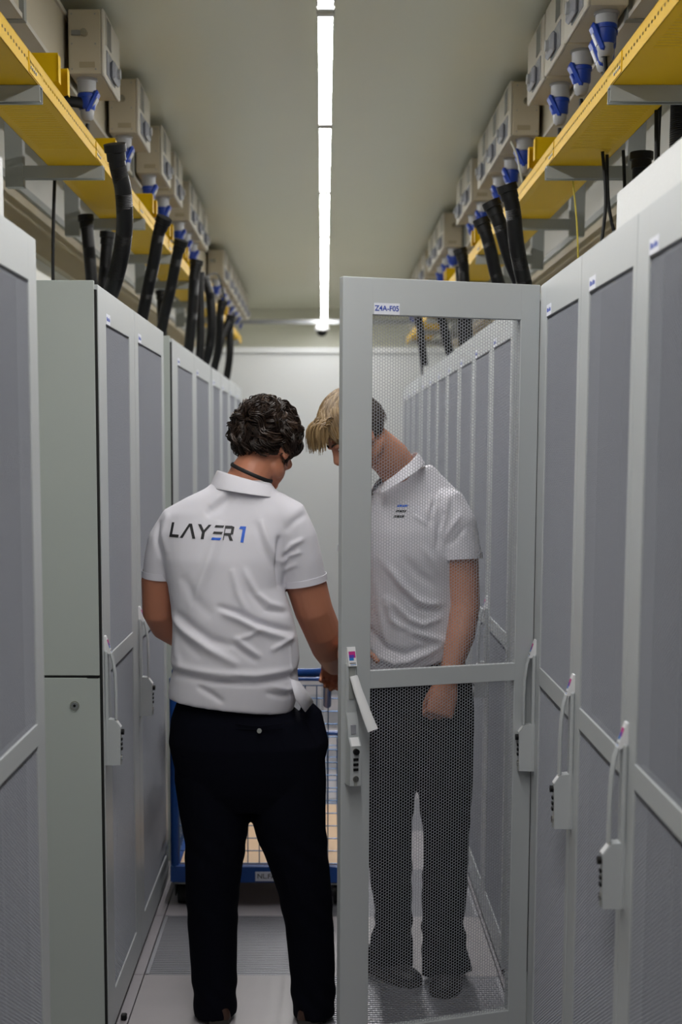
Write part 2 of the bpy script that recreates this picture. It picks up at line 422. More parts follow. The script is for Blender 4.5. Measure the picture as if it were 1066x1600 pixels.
def body(parent, w, side, open_front=False, servers=True):
    """cabinet carcass, local: x along front, y into the cabinet"""
    k = (round(w, 3), open_front)
    D = .60
    if k not in BODY:
        b = MB(); y0 = .031
        b.box(.001, .02, y0, D, .0, ZT, 'rack_side', c=.0015); b.box(w-.02, w-.001, y0, D, .0, ZT, 'rack_side', c=.0015)
        b.box(.02, w-.02, y0, D, ZT-.02, ZT, 'rack_side'); b.box(.02, w-.02, y0, D, 0, .03, 'rack_side'); b.box(.02, w-.02, D-.015, D, .03, ZT-.02, 'rack_side')
        b.box(.021, w-.021, D-.03, D-.016, .031, ZT-.021, 'dark')
        b.box(.0205, .022, y0+.004, D-.016, .031, ZT-.021, 'dark'); b.box(w-.022, w-.0205, y0+.004, D-.016, .031, ZT-.021, 'dark')
        b.box(.021, w-.021, y0+.004, D-.016, ZT-.022, ZT-.0205, 'dark')
        b.box(.004, w-.004, .026, .034, .035, ZT-.006, 'black_gap') if False else None
        for x in (.05, w-.07): b.box(x, x+.02, .09, .12, .03, ZT-.02, 'black')
        BODY[k] = b.mesh('cabinet_body'); fixn(BODY[k])
        e = MB(); z = .10; rr = random.Random(int(w*1000)+open_front); pr = [(.5, .10), (.5, ZT-.2)]; back = []
        while z < ZT-.25:
            hgt = rr.choice((.0425, .0425, .087, .13)); dd = .13 + rr.random()*.012 if rr.random() < .75 else .22
            back += [(dd, z), (dd, z+hgt), (.24, z+hgt), (.24, z+hgt+.0025)]; z += hgt+.0025
        pr = [(.5, .10)] + back + [(.5, z)]
        e.prism(pr, .075, w-.075, 'server')
        BODY[('e',)+k] = e.mesh('equipment'); fixn(BODY[('e',)+k])
    link('cabinet_body', BODY[k], parent); link('equipment', BODY[('e',)+k], parent)
def rack(side, y0, y1, sn, sf, label, opened=False):
    w = y1-y0
    if side == 'R': t = thing('server_rack', label, 'server rack', (XR, y1, 0), -PI/2, 'server racks along the right side')
    else: t = thing('server_rack', label, 'server rack', (XL, y0, 0), PI/2, 'server racks along the left side')
    body(t, w, side, opened)
    if not opened: door(t, w, sn, sf, (0, 0, 0), 0)
    return t
rl = lambda i, s: '%s grey server rack with closed perforated door on the %s, counted %s' % (i, s, 'away from the camera')
HY = 3.955
rights = [(2.755-.6, 2.755, 'grey perforated rack door filling the right edge of the photo, handle lowest'),
          (2.755, 3.345, 'closed grey rack on the right, second nearest, handle in the middle of three'),
          (3.345, HY, 'closed grey rack right beside the hinge of the open door')]
for y0, y1, lab in rights: rack('R', y0, y1, .10, .035, lab)
y = HY+.575; k = 0
t = rack('R', HY, HY+.575, .1, .035, 'open server rack whose perforated door stands out across the aisle', opened=True)
# the open door hangs on the near side of its rack: local x = w there
dw = .591; a = math.atan2(3.955-3.758, XR-.050); ang = a + PI/2
Tloc = Vector((.575, 0, 0)) - Matrix.Rotation(ang, 3, 'Z') @ Vector((dw, 0, 0))
door(t, dw, .087, .062, tuple(Tloc), ang, opened=True)
MB().box(.556, .5745, .001, .0305, .03, ZT-.004, 'rack').build('hinge_strip', t)
for i in range(3):   # hinges
    MB().cyl((.575, .012, .35+i*.75), (.575, .012, .43+i*.75), .008, 'steelp', 12).build('hinge', t)
cb = MB()
for j in range(5):
    x = .50+.012*j; cb.tube([(x, .07, 2.15), (x+.01*math.sin(j), .06, 1.9), (x-.01, .075, 1.4), (x+.008, .065, .6), (x, .08, .2)], .005, ['yellowcord', 'black', 'whitecord', 'black', 'bluep'][j], 8)
cb.build('patch_cables', t)
while y < 8.3:
    rack('R', y, y+.6, .09, .05, '%s closed grey rack beyond the open one on the right, seen through its door mesh' % ORD[k].replace('nearest', 'first')); y += .6; k += 1
yg = y
t = thing('filler_strip', 'narrow white filler panel between racks far down the right side', 'panel', (XR, yg+.03, 0))
MB().box(.02, .6, .03, .12, 0, 2.29, 'foam').build('panel_sheet', t)
y = yg+.2; k = 0
while y < 10.4:
    rack('R', y, y+.6, .09, .05, '%s rack past the white filler panel far down the right side' % ORD[k].replace('nearest', 'first')); y += .6; k += 1
# left row
rack('L', 2.313, 3.113, .09, .085, 'large grey perforated rack at the left edge of the photo')
tA = rack('L', 3.952, 4.702, .14, .12, 'left rack with its plain side panel and key lock showing')
rack('L', 4.704, 5.556, .09, .07, 'left rack touching the far side of the one with the key lock')
rack('L', 5.872, 6.86, .21, .09, 'left rack beside the person with the back print, first after the gap')
rack('L', 6.862, 7.86, .12, .13, 'left rack second after the gap, its front just left of the curly head')
y = 7.93; k = 0
while y < 10.35:
    rack('L', y, y+.7, .09, .07, '%s rack in the blurred far group on the left' % ORD[k].replace('nearest', 'first')); y += .72; k += 1
# side cladding of the left rack group (two plates with a seam and a cam lock) and a black strip for the shade in its gap
def side_clad(yf, lab, lock):
    t = thing('side_panel', lab, 'cabinet side panel', (XL, yf, 0))
    b = MB(); b.box(-.60, -.009, -.012, -.001, 1.127, 2.24, 'rack_side', c=.0015); b.box(-.60, -.009, -.012, -.001, .0, 1.120, 'rack_side', c=.0015); b.box(-.59, -.012, -.008, -.001, 1.11, 1.13, 'black_gap')
    b.box(-.045, -.012, -.0125, -.008, 1.1195, 1.1265, 'black')
    b.build('panel_sheet', t)
    if lock:
        l = MB(); l.cyl((-.082, -.012, 1.04), (-.082, -.016, 1.04), .0135, 'chrome', 24); l.cyl((-.082, -.016, 1.04), (-.082, -.0175, 1.04), .010, 'steel', 24); l.cyl((-.082, -.0175, 1.04), (-.082, -.018, 1.04), .004, 'black', 12)
        l.build('cam_lock', t)
    MB().box(-.010, -.002, -.010, -.0005, .02, 2.215, 'black_gap').build('gap_shade_strip', t)  # black strip stands in for the dark gap between side panel and door
side_clad(3.950, 'pale grey two-part side panel with round key lock on the left', True)
side_clad(5.870, 'narrow grey side panel in the gap behind the left rack pair', False)
# small black latch foot at the base of the left rack
tag(MB().box(0, .018, 0, .02, .0, .02, 'black', c=.003).build('levelling_foot', None, (XL+.004, 4.16, 0)), 'small black stop on the floor at the left rack base', 'foot')
# white filler blocks on top of the nearest racks
t = thing('filler_block', 'white textured filler block on the nearest right racks', 'filler block', (.72, 0, ZT)); MB().box(0, .5, 2.16, 3.52, .002, .172, 'foam', c=.004).build('block', t)
t = thing('filler_block', 'white filler block on top of the nearest left rack', 'filler block', (-.70, 0, ZT)); MB().box(-.5, 0, 2.32, 3.11, .002, .172, 'foam', c=.004).build('block', t)
# ------------------------------------------------------------------ overhead: trays, brackets, boxes, plugs, conduits
TZ, TX0, TX1 = 2.77, .790, .980
TZT = 2.832
def tray(sgn, lab):
    t = thing('cable_tray', lab, 'cable tray', (sgn*(TX0+TX1)/2, 0, TZ), 0, 'yellow overhead cable trays'); hw = (TX1-TX0)/2
    b = MB(); b.box(-hw, hw, .5, 13.5, 0, .0015, 'yellow')
    for s_ in (-1, 1):
        b.box(s_*hw, s_*(hw-.0015), .5, 13.5, 0, TZT-TZ, 'yellow'); b.box(s_*hw, s_*(hw-.012), .5, 13.5, TZT-TZ-.0015, TZT-TZ, 'yellowplain')
    b.build('tray_channel', t, smooth=False)
    for i, y in enumerate(BY):
        for s_ in (-1, 1):
            b = MB(); b.box(s_*hw, s_*(hw+.0025), y-.14, y+.04, .004, TZT-TZ-.004, 'yellow')
            for k in range(4): b.cyl((s_*(hw+.002), y-.125+.022*k, .018), (s_*(hw+.0055), y-.125+.022*k, .018), .0045, 'steel', 8)
            b.build('splice_plate', t, smooth=False)
BY = [2.85, 3.98, 5.08, 6.22, 7.35, 8.50, 9.65, 10.8, 11.9, 13.0]
tray(-1, 'yellow slotted cable tray running above the left racks'); tray(1, 'yellow slotted cable tray running above the right racks')
for sgn, nm in ((-1, 'left'), (1, 'right')):
    for i, y in enumerate(BY[1:]):
        t = thing('tray_bracket', '%s grey steel bracket under the %s yellow tray, counted from the camera' % (ORD[i], nm), 'bracket', (sgn*1.10, y, TZ), 0, 'grey steel tray brackets on the %s' % nm)
        b = MB()
        x0, x1 = 0, -sgn*.315
        b.box(x0, x1, -.02, .02, -.003, -.0005, 'steelp'); b.box(x0, x1, -.0205, -.018, -.044, -.001, 'steelp'); b.box(x0, x1, .018, .0205, -.044, -.001, 'steelp')
        b.box(x0, x1, -.02, -.01, -.044, -.041, 'steelp'); b.box(x0, x1, .01, .02, -.044, -.041, 'steelp'); b.build('arm', t, smooth=False)
        b = MB(); b.box(-.032, .032, -.022, .018, -.075, CEIL-TZ-.002, 'steelp', c=.002); b.build('post', t)
# yellow waterfall drop-outs on the aisle side of the trays
def dropout(sgn, y, i):
    t = thing('cable_dropout', '%s yellow cable drop-out from the camera on the %s tray' % (ORD[i], 'left' if sgn < 0 else 'right'), 'cable drop-out', (sgn*TX0, y, TZT), 0, 'yellow cable drop-outs on the trays')
    b = MB(); m = 'yellowplain'; th = .002; W = .17; s_ = sgn
    for yy in (0, W): b.prism([(-.012*s_, .012), (-.012*s_, .088), (.082*s_, .088), (.082*s_, -.058), (.02*s_, -.058), (.02*s_, .0)], yy-th/2, yy+th/2, m, axis='y')
    b.box(-.014*s_, -.012*s_, -.006, .03, .005, .082, m); b.box(-.014*s_, -.012*s_, W-.03, W+.006, .005, .082, m)
    b.box(.082*s_, .084*s_, 0, W, -.058, .088, m)
    b.build('bent_sheet', t, smooth=False)
    return t
for i, y in enumerate((4.20, 5.32, 6.45, 7.15, 7.95, 8.65, 9.7, 11.3)): dropout(-1, y, i)
for i, y in enumerate((5.30, 7.35, 9.05, 11.0)): dropout(1, y, i)
# busbar trunking behind the boxes
for sgn, nm in ((-1, 'left'), (1, 'right')):
    t = thing('busbar_trunk', 'long beige busbar trunk under the ceiling behind the %s boxes' % nm, 'busbar trunk', (sgn*.945, 0, 3.16), 0, 'beige busbar trunks')
    b = MB(); b.box(-.035, .035, .5, 15.2, -.10, .11, 'cream'); b.box(-.045, .045, .5, 15.2, -.115, -.10, 'creamlid'); b.box(-.045, .045, .5, 15.2, .11, .125, 'creamlid'); b.build('trunk', t, smooth=False)
    for y in (1.9, 4.3, 6.7, 9.1, 11.5): MB().box(-.05, .05, y, y+.035, -.118, .168, 'steelp').build('clamp', t)
# cream tap-off boxes, local: x = 0 aisle face, growing outwards; mirrored for the right side by sgn
def tap_box(sgn, L=.385):
    t = thing('tap_off_box', '', 'power box'); m = MB(); o = -sgn          # o points into the aisle
    D = .112
    m.box(0, sgn*D, 0, L, .02, .236, 'cream', c=.003); m.box(-sgn*.012, 0, .0, L, .016, .24, 'creamlid', c=.004)
    for z in (.035, .12, .22): m.cyl((sgn*.018, -.0015, z), (sgn*.018, .001, z), .003, 'steel', 8); m.cyl((sgn*.1, -.0015, z), (sgn*.1, .001, z), .003, 'steel', 8)
    m.box(sgn*.02, sgn*.075, -.001, .002, .04, .06, 'band')
    m.build('enclosure', t)
    w_ = MB(); w_.box(-sgn*.0135, -sgn*.012, .045, L*.42, .132, .228, 'window'); w_.box(-sgn*.016, -sgn*.012, .04, .046, .126, .232, 'creamlid'); w_.build('breaker_window', t)
    w_ = MB(); w_.box(-sgn*.016, -sgn*.012, .05, L*.62, .03, .112, 'window2', c=.001); w_.box(-sgn*.035, -sgn*.016, L*.28, L*.62, .03, .095, 'window2', c=.009); w_.cyl((-sgn*.035, L*.45, .062), (-sgn*.045, L*.45, .062), .018, 'greyp', 16); w_.build('socket_cover', t)
    k = MB(); k.cyl((sgn*.045, -.006, .155), (sgn*.075, -.006, .155), .006, 'steel', 10); k.cyl((sgn*.055, -.02, .155), (sgn*.055, 0, .155), .012, 'chrome', 14); k.box(sgn*.07, sgn*.1, -.012, 0, .147, .163, 'steel'); k.build('latch', t)
    for j, y in enumerate((.075,)):
        s_ = MB(); s_.cyl((sgn*.062, y, .022), (sgn*.062, y, -.03), .033, 'greyp', 20); s_.cyl((sgn*.062, y, .022), (sgn*.062, y, .012), .038, 'greyp', 20); s_.build('socket', t)
        f = MB()          # open flap hanging towards the aisle
        T = Matrix.Translation((sgn*.062-sgn*.034, y, -.032)) @ Matrix.Rotation(sgn*math.radians(-28), 4, 'Y')
        f.cyl((0, 0, 0), (0, 0, .001), .001, 'bluep', 6, T=T)
        f.box(-.009, .009, -.030, .030, -.075, .012, 'bluep', T=T, c=.008); f.box(-.016, -.008, -.016, .016, -.06, -.02, 'bluep', T=T, c=.005); f.box(.009, .012, -.02, .02, -.055, -.012, 'greyp', T=T); f.build('socket_flap', t)
    return t
def plug(kind='bluep'):
    t = thing('power_plug', '', 'plug'); b = MB()
    b.tube([(0, 0, .0), (0, 0, -.05), (0, 0, -.056)], [.031, .030, .026], kind, 20); b.cyl((0, 0, -.004), (0, 0, -.014), .0345, kind, 20); b.build('plug_body', t)
    b = MB(); b.tube([(0, 0, -.056), (0, 0, -.068), (0, 0, -.085), (0, 0, -.092)], [.025, .025, .02, .012], 'greyp' if kind != 'black' else 'black', 14); b.build('gland', t)
    return t
def cable(name, path, r, m, lab, cat='cable', grp=None, parent=None):
    P = [Vector(p) for p in path]
    if len(P) > 2:      # Catmull-Rom
        Q = []
        for i in range(len(P)-1):
            p0, p1, p2, p3 = P[max(i-1, 0)], P[i], P[i+1], P[min(i+2, len(P)-1)]
            for j in range(6):
                u = j/6; Q.append(.5*((2*p1)+(p2-p0)*u+(2*p0-5*p1+4*p2-p3)*u*u+(3*p1-p0-3*p2+p3)*u**3))
        Q.append(P[-1]); P = Q
    o = MB().tube(P, r, m, 8).build(name, parent)
    if parent is None: tag(o, lab, cat, grp)
    return o
tbL, tbR = tap_box(-1), tap_box(1); pb = plug(); pk = plug('black')
LY = [5.015, 5.93, 6.77, 7.35, 8.15, 8.56, 9.00, 10.9, 11.5, 12.0, 12.5, 13.0, 13.5, 14.0]
RY = [3.48, 4.26, 4.66, 5.08, 5.97, 6.37, 6.79, 7.50, 7.92, 9.20, 9.65, 10.1, 10.9, 11.5, 12.0, 12.6, 13.2]
used = {'L': False, 'R': False, 'p': False}
for side, YS, proto in (('L', LY, tbL), ('R', RY, tbR)):
    sgn = -1 if side == 'L' else 1; nm = 'left' if side == 'L' else 'right'
    for i, y in enumerate(YS):
        o = proto if i == 0 else dup(proto)
        o.location = (sgn*.78, y, 3.052); o['label'] = '%s cream power box from the camera in the row under the ceiling, %s' % (ORD[i], nm)
        if side == 'R' and i == 0: o['label'] = 'cream power box right above the big black plug at the top right corner'
        o['group'] = 'cream power boxes on the %s' % nm
        if i == 0 and side == 'L': proto_first = o
        if y > 11: continue
        p = pb if not used['p'] else dup(pb); used['p'] = True
        p.location = (sgn*(.78+.062), y+.075, 3.052-.031); p['label'] = 'blue plug in the socket under the %s cream box from the camera, %s' % (ORD[i], nm)
        p['group'] = 'blue power plugs under the boxes'
        if y < 9.5:
            x = sgn*.842
            cable('plug_cable', [(x, y+.075, 2.92), (x+.004*sgn, y+.08, 2.87), (x+.02*sgn, y+.10, 2.80), (x+.03*sgn, y+.25, 2.785)], .007, 'black',
                  'black cable dropping from the %s blue plug from the camera into the tray, %s' % (ORD[i], nm), 'cable', 'black cables from the plugs')
# three more plugs in a row beside the nearest right boxes, and the big black plug at the top corner
for j, (x, y, z) in enumerate(((.845, 4.02, 3.0), (.835, 3.96, 3.03))):
    p = dup(pb); p.location = (x, y+.35, z); p['label'] = ('front', 'middle')[j] + ' one of the extra blue plugs clustered at the top right'; p['group'] = 'extra blue plugs at top right'
    f = MB(); T = Matrix.Translation((-.036, 0, -.01)) @ Matrix.Rotation(math.radians(-24), 4, 'Y')
    f.box(-.009, .009, -.028, .028, -.075, .012, 'bluep', T=T, c=.008); f.box(-.0115, -.009, -.013, .013, -.05, -.015, 'label', T=T); f.build('socket_flap', p)
    cable('plug_cable', [(x, y+.35, z-.085), (x+.005, y+.35, z-.14), (x+.03, y+.38, 2.80)], .007, 'black', 'black cable below the %s extra blue plug at the top right' % ('front', 'middle')[j], 'cable')
pk.location = (.93, 3.86, 3.03); pk['label'] = 'big black plug hanging at the top right corner'; pk.scale = (1.3, 1.3, 1.3)
cable('plug_cable', [(.93, 3.86, 2.915), (.935, 3.86, 2.86), (.92, 3.9, 2.79)], .009, 'black', 'black cable below the big black plug at the top right corner')
MB().tube([(-.165, .02, -.068), (-.13, .03, -.064), (-.09, .045, -.066), (-.058, .06, -.072)], [(.019, .006)]*4, 'black', 10, ref=(0, 0, 1)).build('strap', proto_first)['label'] = 'black strap looped at the plug of the nearest left box'
# corrugated conduits
def conduit(path, r, lab, grp, collar=True):
    P = [Vector(p) for p in path]; Q = []
    for i in range(len(P)-1):
        p0, p1, p2, p3 = P[max(i-1, 0)], P[i], P[i+1], P[min(i+2, len(P)-1)]
        n = max(4, int((p2-p1).length/.0028))
        for j in range(n):
            u = j/n; Q.append(.5*((2*p1)+(p2-p0)*u+(2*p0-5*p1+4*p2-p3)*u*u+(3*p1-p0-3*p2+p3)*u**3))
    Q.append(P[-1])
    rad = [r if i % 2 else r*.94 for i in range(len(Q))]
    o = MB().tube([tuple(q-Q[0]) for q in Q], rad, 'hose', 16).build('cable_conduit', None, Q[0], ang=60)
    tag(o, lab, 'conduit', grp)
    if collar:
        d = (Q[3]-Q[0]).normalized()
        c = MB().tube([tuple(-d*.012), tuple(d*.012), tuple(d*.014), tuple(d*.04)], [r*1.28, r*1.28, r*1.1, r*1.1], 'black', 20); c.cyl(tuple(-d*.013), tuple(-d*.0125), r*.9, 'hose', 16)
        c.build('collar', o)
    return o
g = 'black corrugated conduits on the left'
conduit([(-0.673, 4.60, 2.735), (-.668, 4.62, 2.68), (-.655, 4.65, 2.60), (-.662, 4.70, 2.48), (-.70, 4.78, 2.36), (-.76, 4.86, ZT-.0)], .0285, 'nearest black conduit on the left, thick and bowed beside the yellow drop-out', g)
conduit([(-0.666, 5.90, 2.715), (-.69, 5.92, 2.66), (-.715, 5.95, 2.55), (-.75, 6.0, 2.43), (-.80, 6.05, ZT)], .0265, 'second black conduit from the camera on the left, leaning outwards', g)
conduit([(-0.668, 6.62, 2.727), (-.690, 6.64, 2.66), (-.72, 6.68, 2.54), (-.76, 6.72, 2.40), (-.80, 6.76, ZT)], .0265, 'third black conduit from the camera on the left', g)
conduit([(-0.664, 7.38, 2.735), (-.678, 7.38, 2.65), (-.69, 7.4, 2.48), (-.72, 7.42, ZT)], .028, 'fourth black conduit from the camera on the left, almost straight', g)
conduit([(-0.703, 8.30, 2.755), (-.672, 8.30, 2.68), (-.660, 8.30, 2.52), (-.675, 8.32, 2.37), (-.72, 8.35, ZT)], .028, 'fifth black conduit from the camera on the left, bowed into the aisle', g)
conduit([(-0.703, 8.00, 2.750), (-.70, 8.0, 2.6), (-.70, 8.0, 2.4), (-.71, 8.0, ZT)], .024, 'thin black conduit behind the bowed fifth one on the left', g)
conduit([(-0.628, 8.75, 2.670), (-.642, 8.75, 2.6), (-.66, 8.8, 2.4), (-.70, 8.85, ZT)], .025, 'sixth black conduit from the camera on the left, short and straight', g)
conduit([(-0.640, 9.70, 2.670), (-.646, 9.7, 2.6), (-.65, 9.7, 2.4), (-.68, 9.75, ZT)], .026, 'farthest upright black conduit on the left', g)
conduit([(-0.643, 9.65, 2.655), (-.69, 9.6, 2.53), (-.73, 9.55, 2.36), (-.78, 9.5, ZT)], .024, 'farthest slanting black conduit on the left, splayed beside the upright one', g, False)
conduit([(-0.985, 5.88, 2.720), (-.975, 5.88, 2.6), (-.965, 5.88, 2.45), (-.965, 5.9, ZT)], .026, 'black conduit hanging outside the left tray, nearer of the pair', g)
conduit([(-0.915, 6.00, 2.670), (-.925, 6.0, 2.55), (-.935, 6.0, 2.45), (-.94, 6.0, ZT)], .026, 'black conduit hanging outside the left tray, farther of the pair', g)
conduit([(-0.930, 8.10, 2.660), (-.93, 8.1, 2.5), (-.92, 8.1, ZT)], .028, 'short black conduit with a wide collar far back over the left racks', g)
g = 'black corrugated conduits on the right'
conduit([(0.630, 4.93, 2.670), (.652, 4.94, 2.60), (.672, 4.97, 2.48), (.705, 5.02, 2.37), (.75, 5.08, ZT)], .028, 'nearest black conduit on the right, just left of the open door corner', g)
conduit([(0.610, 5.20, 2.660), (.640, 5.2, 2.59), (.682, 5.22, 2.47), (.735, 5.25, 2.36), (.79, 5.3, ZT)], .027, 'second black conduit from the camera on the right, curving outwards', g)
conduit([(0.624, 5.65, 2.670), (.652, 5.65, 2.59), (.690, 5.68, 2.46), (.73, 5.7, 2.36), (.77, 5.75, ZT)], .0265, 'third black conduit from the camera on the right', g)
conduit([(0.665, 6.95, 2.735), (.680, 6.95, 2.68), (.69, 6.95, 2.55), (.72, 7.0, ZT)], .027, 'fourth black conduit from the camera on the right, upright above the door top', g)
conduit([(0.688, 7.25, 2.700), (.69, 7.25, 2.65), (.70, 7.25, 2.5), (.72, 7.3, ZT)], .02, 'thin black conduit tucked behind the fourth right one', g, False)
conduit([(0.663, 8.30, 2.610), (.70, 8.3, 2.5), (.74, 8.35, 2.36), (.79, 8.4, ZT)], .027, 'slanting black conduit seen through the top of the door mesh', g, False)
conduit([(0.600, 9.10, 2.640), (.618, 9.1, 2.55), (.64, 9.1, 2.38), (.66, 9.15, ZT)], .027, 'upright black conduit seen through the top left of the door mesh', g, False)
conduit([(1.020, 4.10, 2.950), (1.02, 4.1, 2.8), (1.02, 4.1, 2.6), (1.02, 4.1, ZT)], .036, 'black conduit at the far right edge outside the yellow tray', g)
conduit([(1.050, 4.75, 2.740), (1.05, 4.75, 2.6), (1.05, 4.75, ZT)], .03, 'short black conduit with a collar outside the right tray', g)
# loose thin cables
cable('hanging_cable', [(-.99, 5.25, 2.80), (-1.0, 5.25, 2.6), (-1.005, 5.25, 2.4), (-.995, 5.25, ZT)], .0065, 'black', 'thin black cable hanging outside the left tray above the key-lock rack')
cable('hanging_cable', [(-.86, 6.0, 2.60), (-.90, 6.0, 2.45), (-.93, 6.0, 2.33), (-.95, 6.0, ZT)], .006, 'black', 'thin black cable slanting between the first and second left conduits')
cable('hanging_cable', [(.93, 4.8, 2.765), (.945, 4.8, 2.6), (.93, 4.8, 2.42), (.92, 4.8, ZT)], .006, 'black', 'thin black cable under the right tray, left one of three')
cable('hanging_cable', [(.955, 4.85, 2.765), (.965, 4.85, 2.6), (1.0, 4.85, 2.45), (1.04, 4.85, ZT)], .006, 'black', 'thin black cable under the right tray, middle one of three, slanting right')
cable('hanging_cable', [(1.02, 4.9, 2.79), (1.03, 4.9, 2.6), (1.03, 4.9, ZT)], .006, 'black', 'thin black cable under the right tray, right one of three')
cable('hanging_cable', [(.98, 4.25, 2.77), (.985, 4.25, 2.6), (1.0, 4.25, ZT)], .007, 'black', 'pair of thin black cables right of the tray, nearer one')
cable('hanging_cable', [(1.0, 4.3, 2.80), (1.0, 4.3, 2.6), (1.03, 4.3, ZT)], .007, 'black', 'pair of thin black cables right of the tray, farther one')
cable('hanging_cable', [(.90, 5.2, 2.765), (.92, 5.2, 2.6), (.93, 5.2, 2.45), (.95, 5.2, ZT)], .003, 'yellowcord', 'thin yellow cord hanging under the right tray')
cable('hanging_cable', [(-1.0, 4.3, CEIL-.004), (-1.04, 4.3, 3.15), (-1.02, 4.3, 2.95), (-.95, 4.3, 2.80)], .004, 'whitecord', 'pale cord hanging at the top left corner')
cable('hanging_cable', [(.80, 6.10, 3.06), (.78, 6.0, 3.05), (.80, 5.95, 2.98), (.83, 5.95, 2.84)], .004, 'whitecord', 'pale cord looping from a cream box into the right tray')
cable('hanging_cable', [(-.70, 8.6, 2.82), (-.67, 8.9, 2.86), (-.66, 9.2, 2.80), (-.66, 9.4, 2.74)], .006, 'black', 'thin black cable arching over the sixth left conduit')
# ------------------------------------------------------------------ blue roll cart
ct = thing('roll_cart', 'blue wire-mesh roll cart with board deck behind the person seen from the back', 'cart', (-.245, 5.24, 0))
CW, CD, CH = .345, .95, .90
def part(nm): return MB()
for x in (-CW, CW):
    for y, h in ((0, CH), (CD-.032, .50)): 
        MB().tube([(x+(.017 if x < 0 else -.017), y+.016, .16), (x+(.017 if x < 0 else -.017), y+.016, h)], .0165, 'cartblue', 14).build('corner_post', ct)
b = MB(); b.box(-CW, CW, 0, .035, .10, .168, 'cartblue', c=.004); b.box(-CW, CW, CD-.035, CD, .10, .168, 'cartblue', c=.004)
for x in (-CW, CW-.035): b.box(x, x+.035, .03, CD-.03, .10, .168, 'cartblue', c=.004)
b.build('base_frame', ct)
MB().box(-CW+.036, CW-.036, .02, CD-.02, .150, .172, 'wood', c=.002).build('deck', ct)
def grid(p0, ux, uz, w, h, nx, nz, nm, m='wire'):
    b = MB(); p0, ux, uz = Vector(p0), Vector(ux), Vector(uz)
    for i in range(nx+1): b.tube([p0+ux*w*i/nx, p0+ux*w*i/nx+uz*h], .0021, m, 6)
    for j in range(nz+1): b.tube([p0+uz*h*j/nz, p0+uz*h*j/nz+ux*w], .0021, m, 6)
    return b.build(nm, ct)
grid((-CW+.035, .012, .175), (1, 0, 0), (0, 0, 1), 2*CW-.07, .70, 14, 14, 'front_grid')
grid((-CW+.035, CD-.012, .175), (1, 0, 0), (0, 0, 1), 2*CW-.07, .32, 14, 6, 'rear_grid')
grid((-CW+.017, .03, .175), (0, 1, 0), (0, 0, 1), CD-.06, .32, 16, 6, 'side_grid'); grid((CW-.017, .03, .175), (0, 1, 0), (0, 0, 1), CD-.06, .32, 16, 6, 'side_grid')
b = MB()
b.tube([(-CW+.017, .016, CH), (CW-.017, .016, CH)], .008, 'cartblue', 14); b.tube([(-CW+.017, CD-.016, .5), (CW-.017, CD-.016, .5)], .012, 'cartblue', 14)
for x in (-CW+.017, CW-.017): b.tube([(x, .016, CH), (x, CD-.016, .5)], .010, 'cartblue', 14)
b.build('top_rail', ct)
b = MB(); hx = .262; hy, hz = -.56, 1.017
b.tube([(-hx, .016, CH-.1), (-hx, -.10, CH-.02), (-hx, -.3, hz-.04), (-hx, hy+.05, hz-.005), (-hx+.05, hy, hz), (0, hy, hz), (hx-.05, hy, hz), (hx, hy+.05, hz-.005), (hx, -.3, hz-.04), (hx, -.10, CH-.02), (hx, .016, CH-.1)], .0150, 'cartblue', 16); b.build('push_handle', ct, ang=60)
def caster(x, y):
    b = MB(); b.box(x-.028, x+.028, y-.03, y+.03, .090, .10, 'steelp', c=.002); b.box(x-.024, x-.020, y-.02, y+.05, .04, .092, 'black'); b.box(x+.020, x+.024, y-.02, y+.05, .04, .092, 'black')
    b.cyl((x-.016, y+.03, .046), (x+.016, y+.03, .046), .046, 'black', 24); b.cyl((x-.026, y+.03, .046), (x+.026, y+.03, .046), .008, 'steel', 10); return b
for x in (-CW+.04, CW-.04):
    for y in (.04, CD-.1): caster(x, y).build('caster', ct)
b = MB(); b.box(-.015, .085, -.0025, -.0003, .108, .145, 'label')
lab_o = b.build('name_plate', ct); lab_o['label'] = 'white plate lettered NL.FA'
def text_mesh(txt, size, m, parent, loc, rot, off=0, name='lettering'):
    c = bpy.data.curves.new('txt', 'FONT'); c.body = txt; c.size = size; c.align_y = 'CENTER'; c.offset = off
    to = bpy.data.objects.new('txt', c); S.collection.objects.link(to); bpy.context.view_layer.update()
    me = bpy.data.meshes.new_from_object(to.evaluated_get(bpy.context.evaluated_depsgraph_get())); bpy.data.objects.remove(to)
    me.materials.clear(); me.materials.append(M[m]); return link(name, me, parent, loc, rot)
text_mesh('NL.FA', .027, 'inkb', lab_o, (-.008, -.003, .127), (PI/2, 0, 0), .0002)
# ------------------------------------------------------------------ people
M['skin1'] = mat('skin_tanned', srgb(190, 126, 98), .5, noise=.06, nscale=18, sss=.12)
M['skin2'] = mat('skin_fair', srgb(190, 132, 104), .5, noise=.06, nscale=18, sss=.12)
M['shirt'] = mat('white_polo_cloth', srgb(212, 210, 218), .75, bump=.12, bscale=900, sheen=.15)
M['shirtseam'] = mat('white_polo_rib', srgb(218, 216, 224), .8, bump=.2, bscale=600)
M['trouser1'] = mat('navy_trouser_cloth', srgb(9, 10, 20), .9, spec=.08, bump=.1, bscale=700)
M['trouser2'] = mat('charcoal_trouser_cloth', srgb(18, 18, 20), .9, spec=.1, bump=.1, bscale=700)
M['shoe1'] = mat('brown_leather', srgb(62, 40, 30), .45); M['shoe2'] = mat('black_shoe', srgb(20, 20, 21), .5)
M['sole'] = mat('shoe_sole', srgb(52, 50, 46), .7)
M['hair1'] = mat('dark_brown_hair', srgb(38, 27, 21), .5, noise=.3, nscale=30, spec=.3)
M['hair1b'] = mat('brown_hair_lighter', srgb(62, 45, 34), .5, noise=.3, nscale=30)
M['hair2'] = mat('blond_hair', srgb(118, 94, 62), .45, noise=.3, nscale=40)
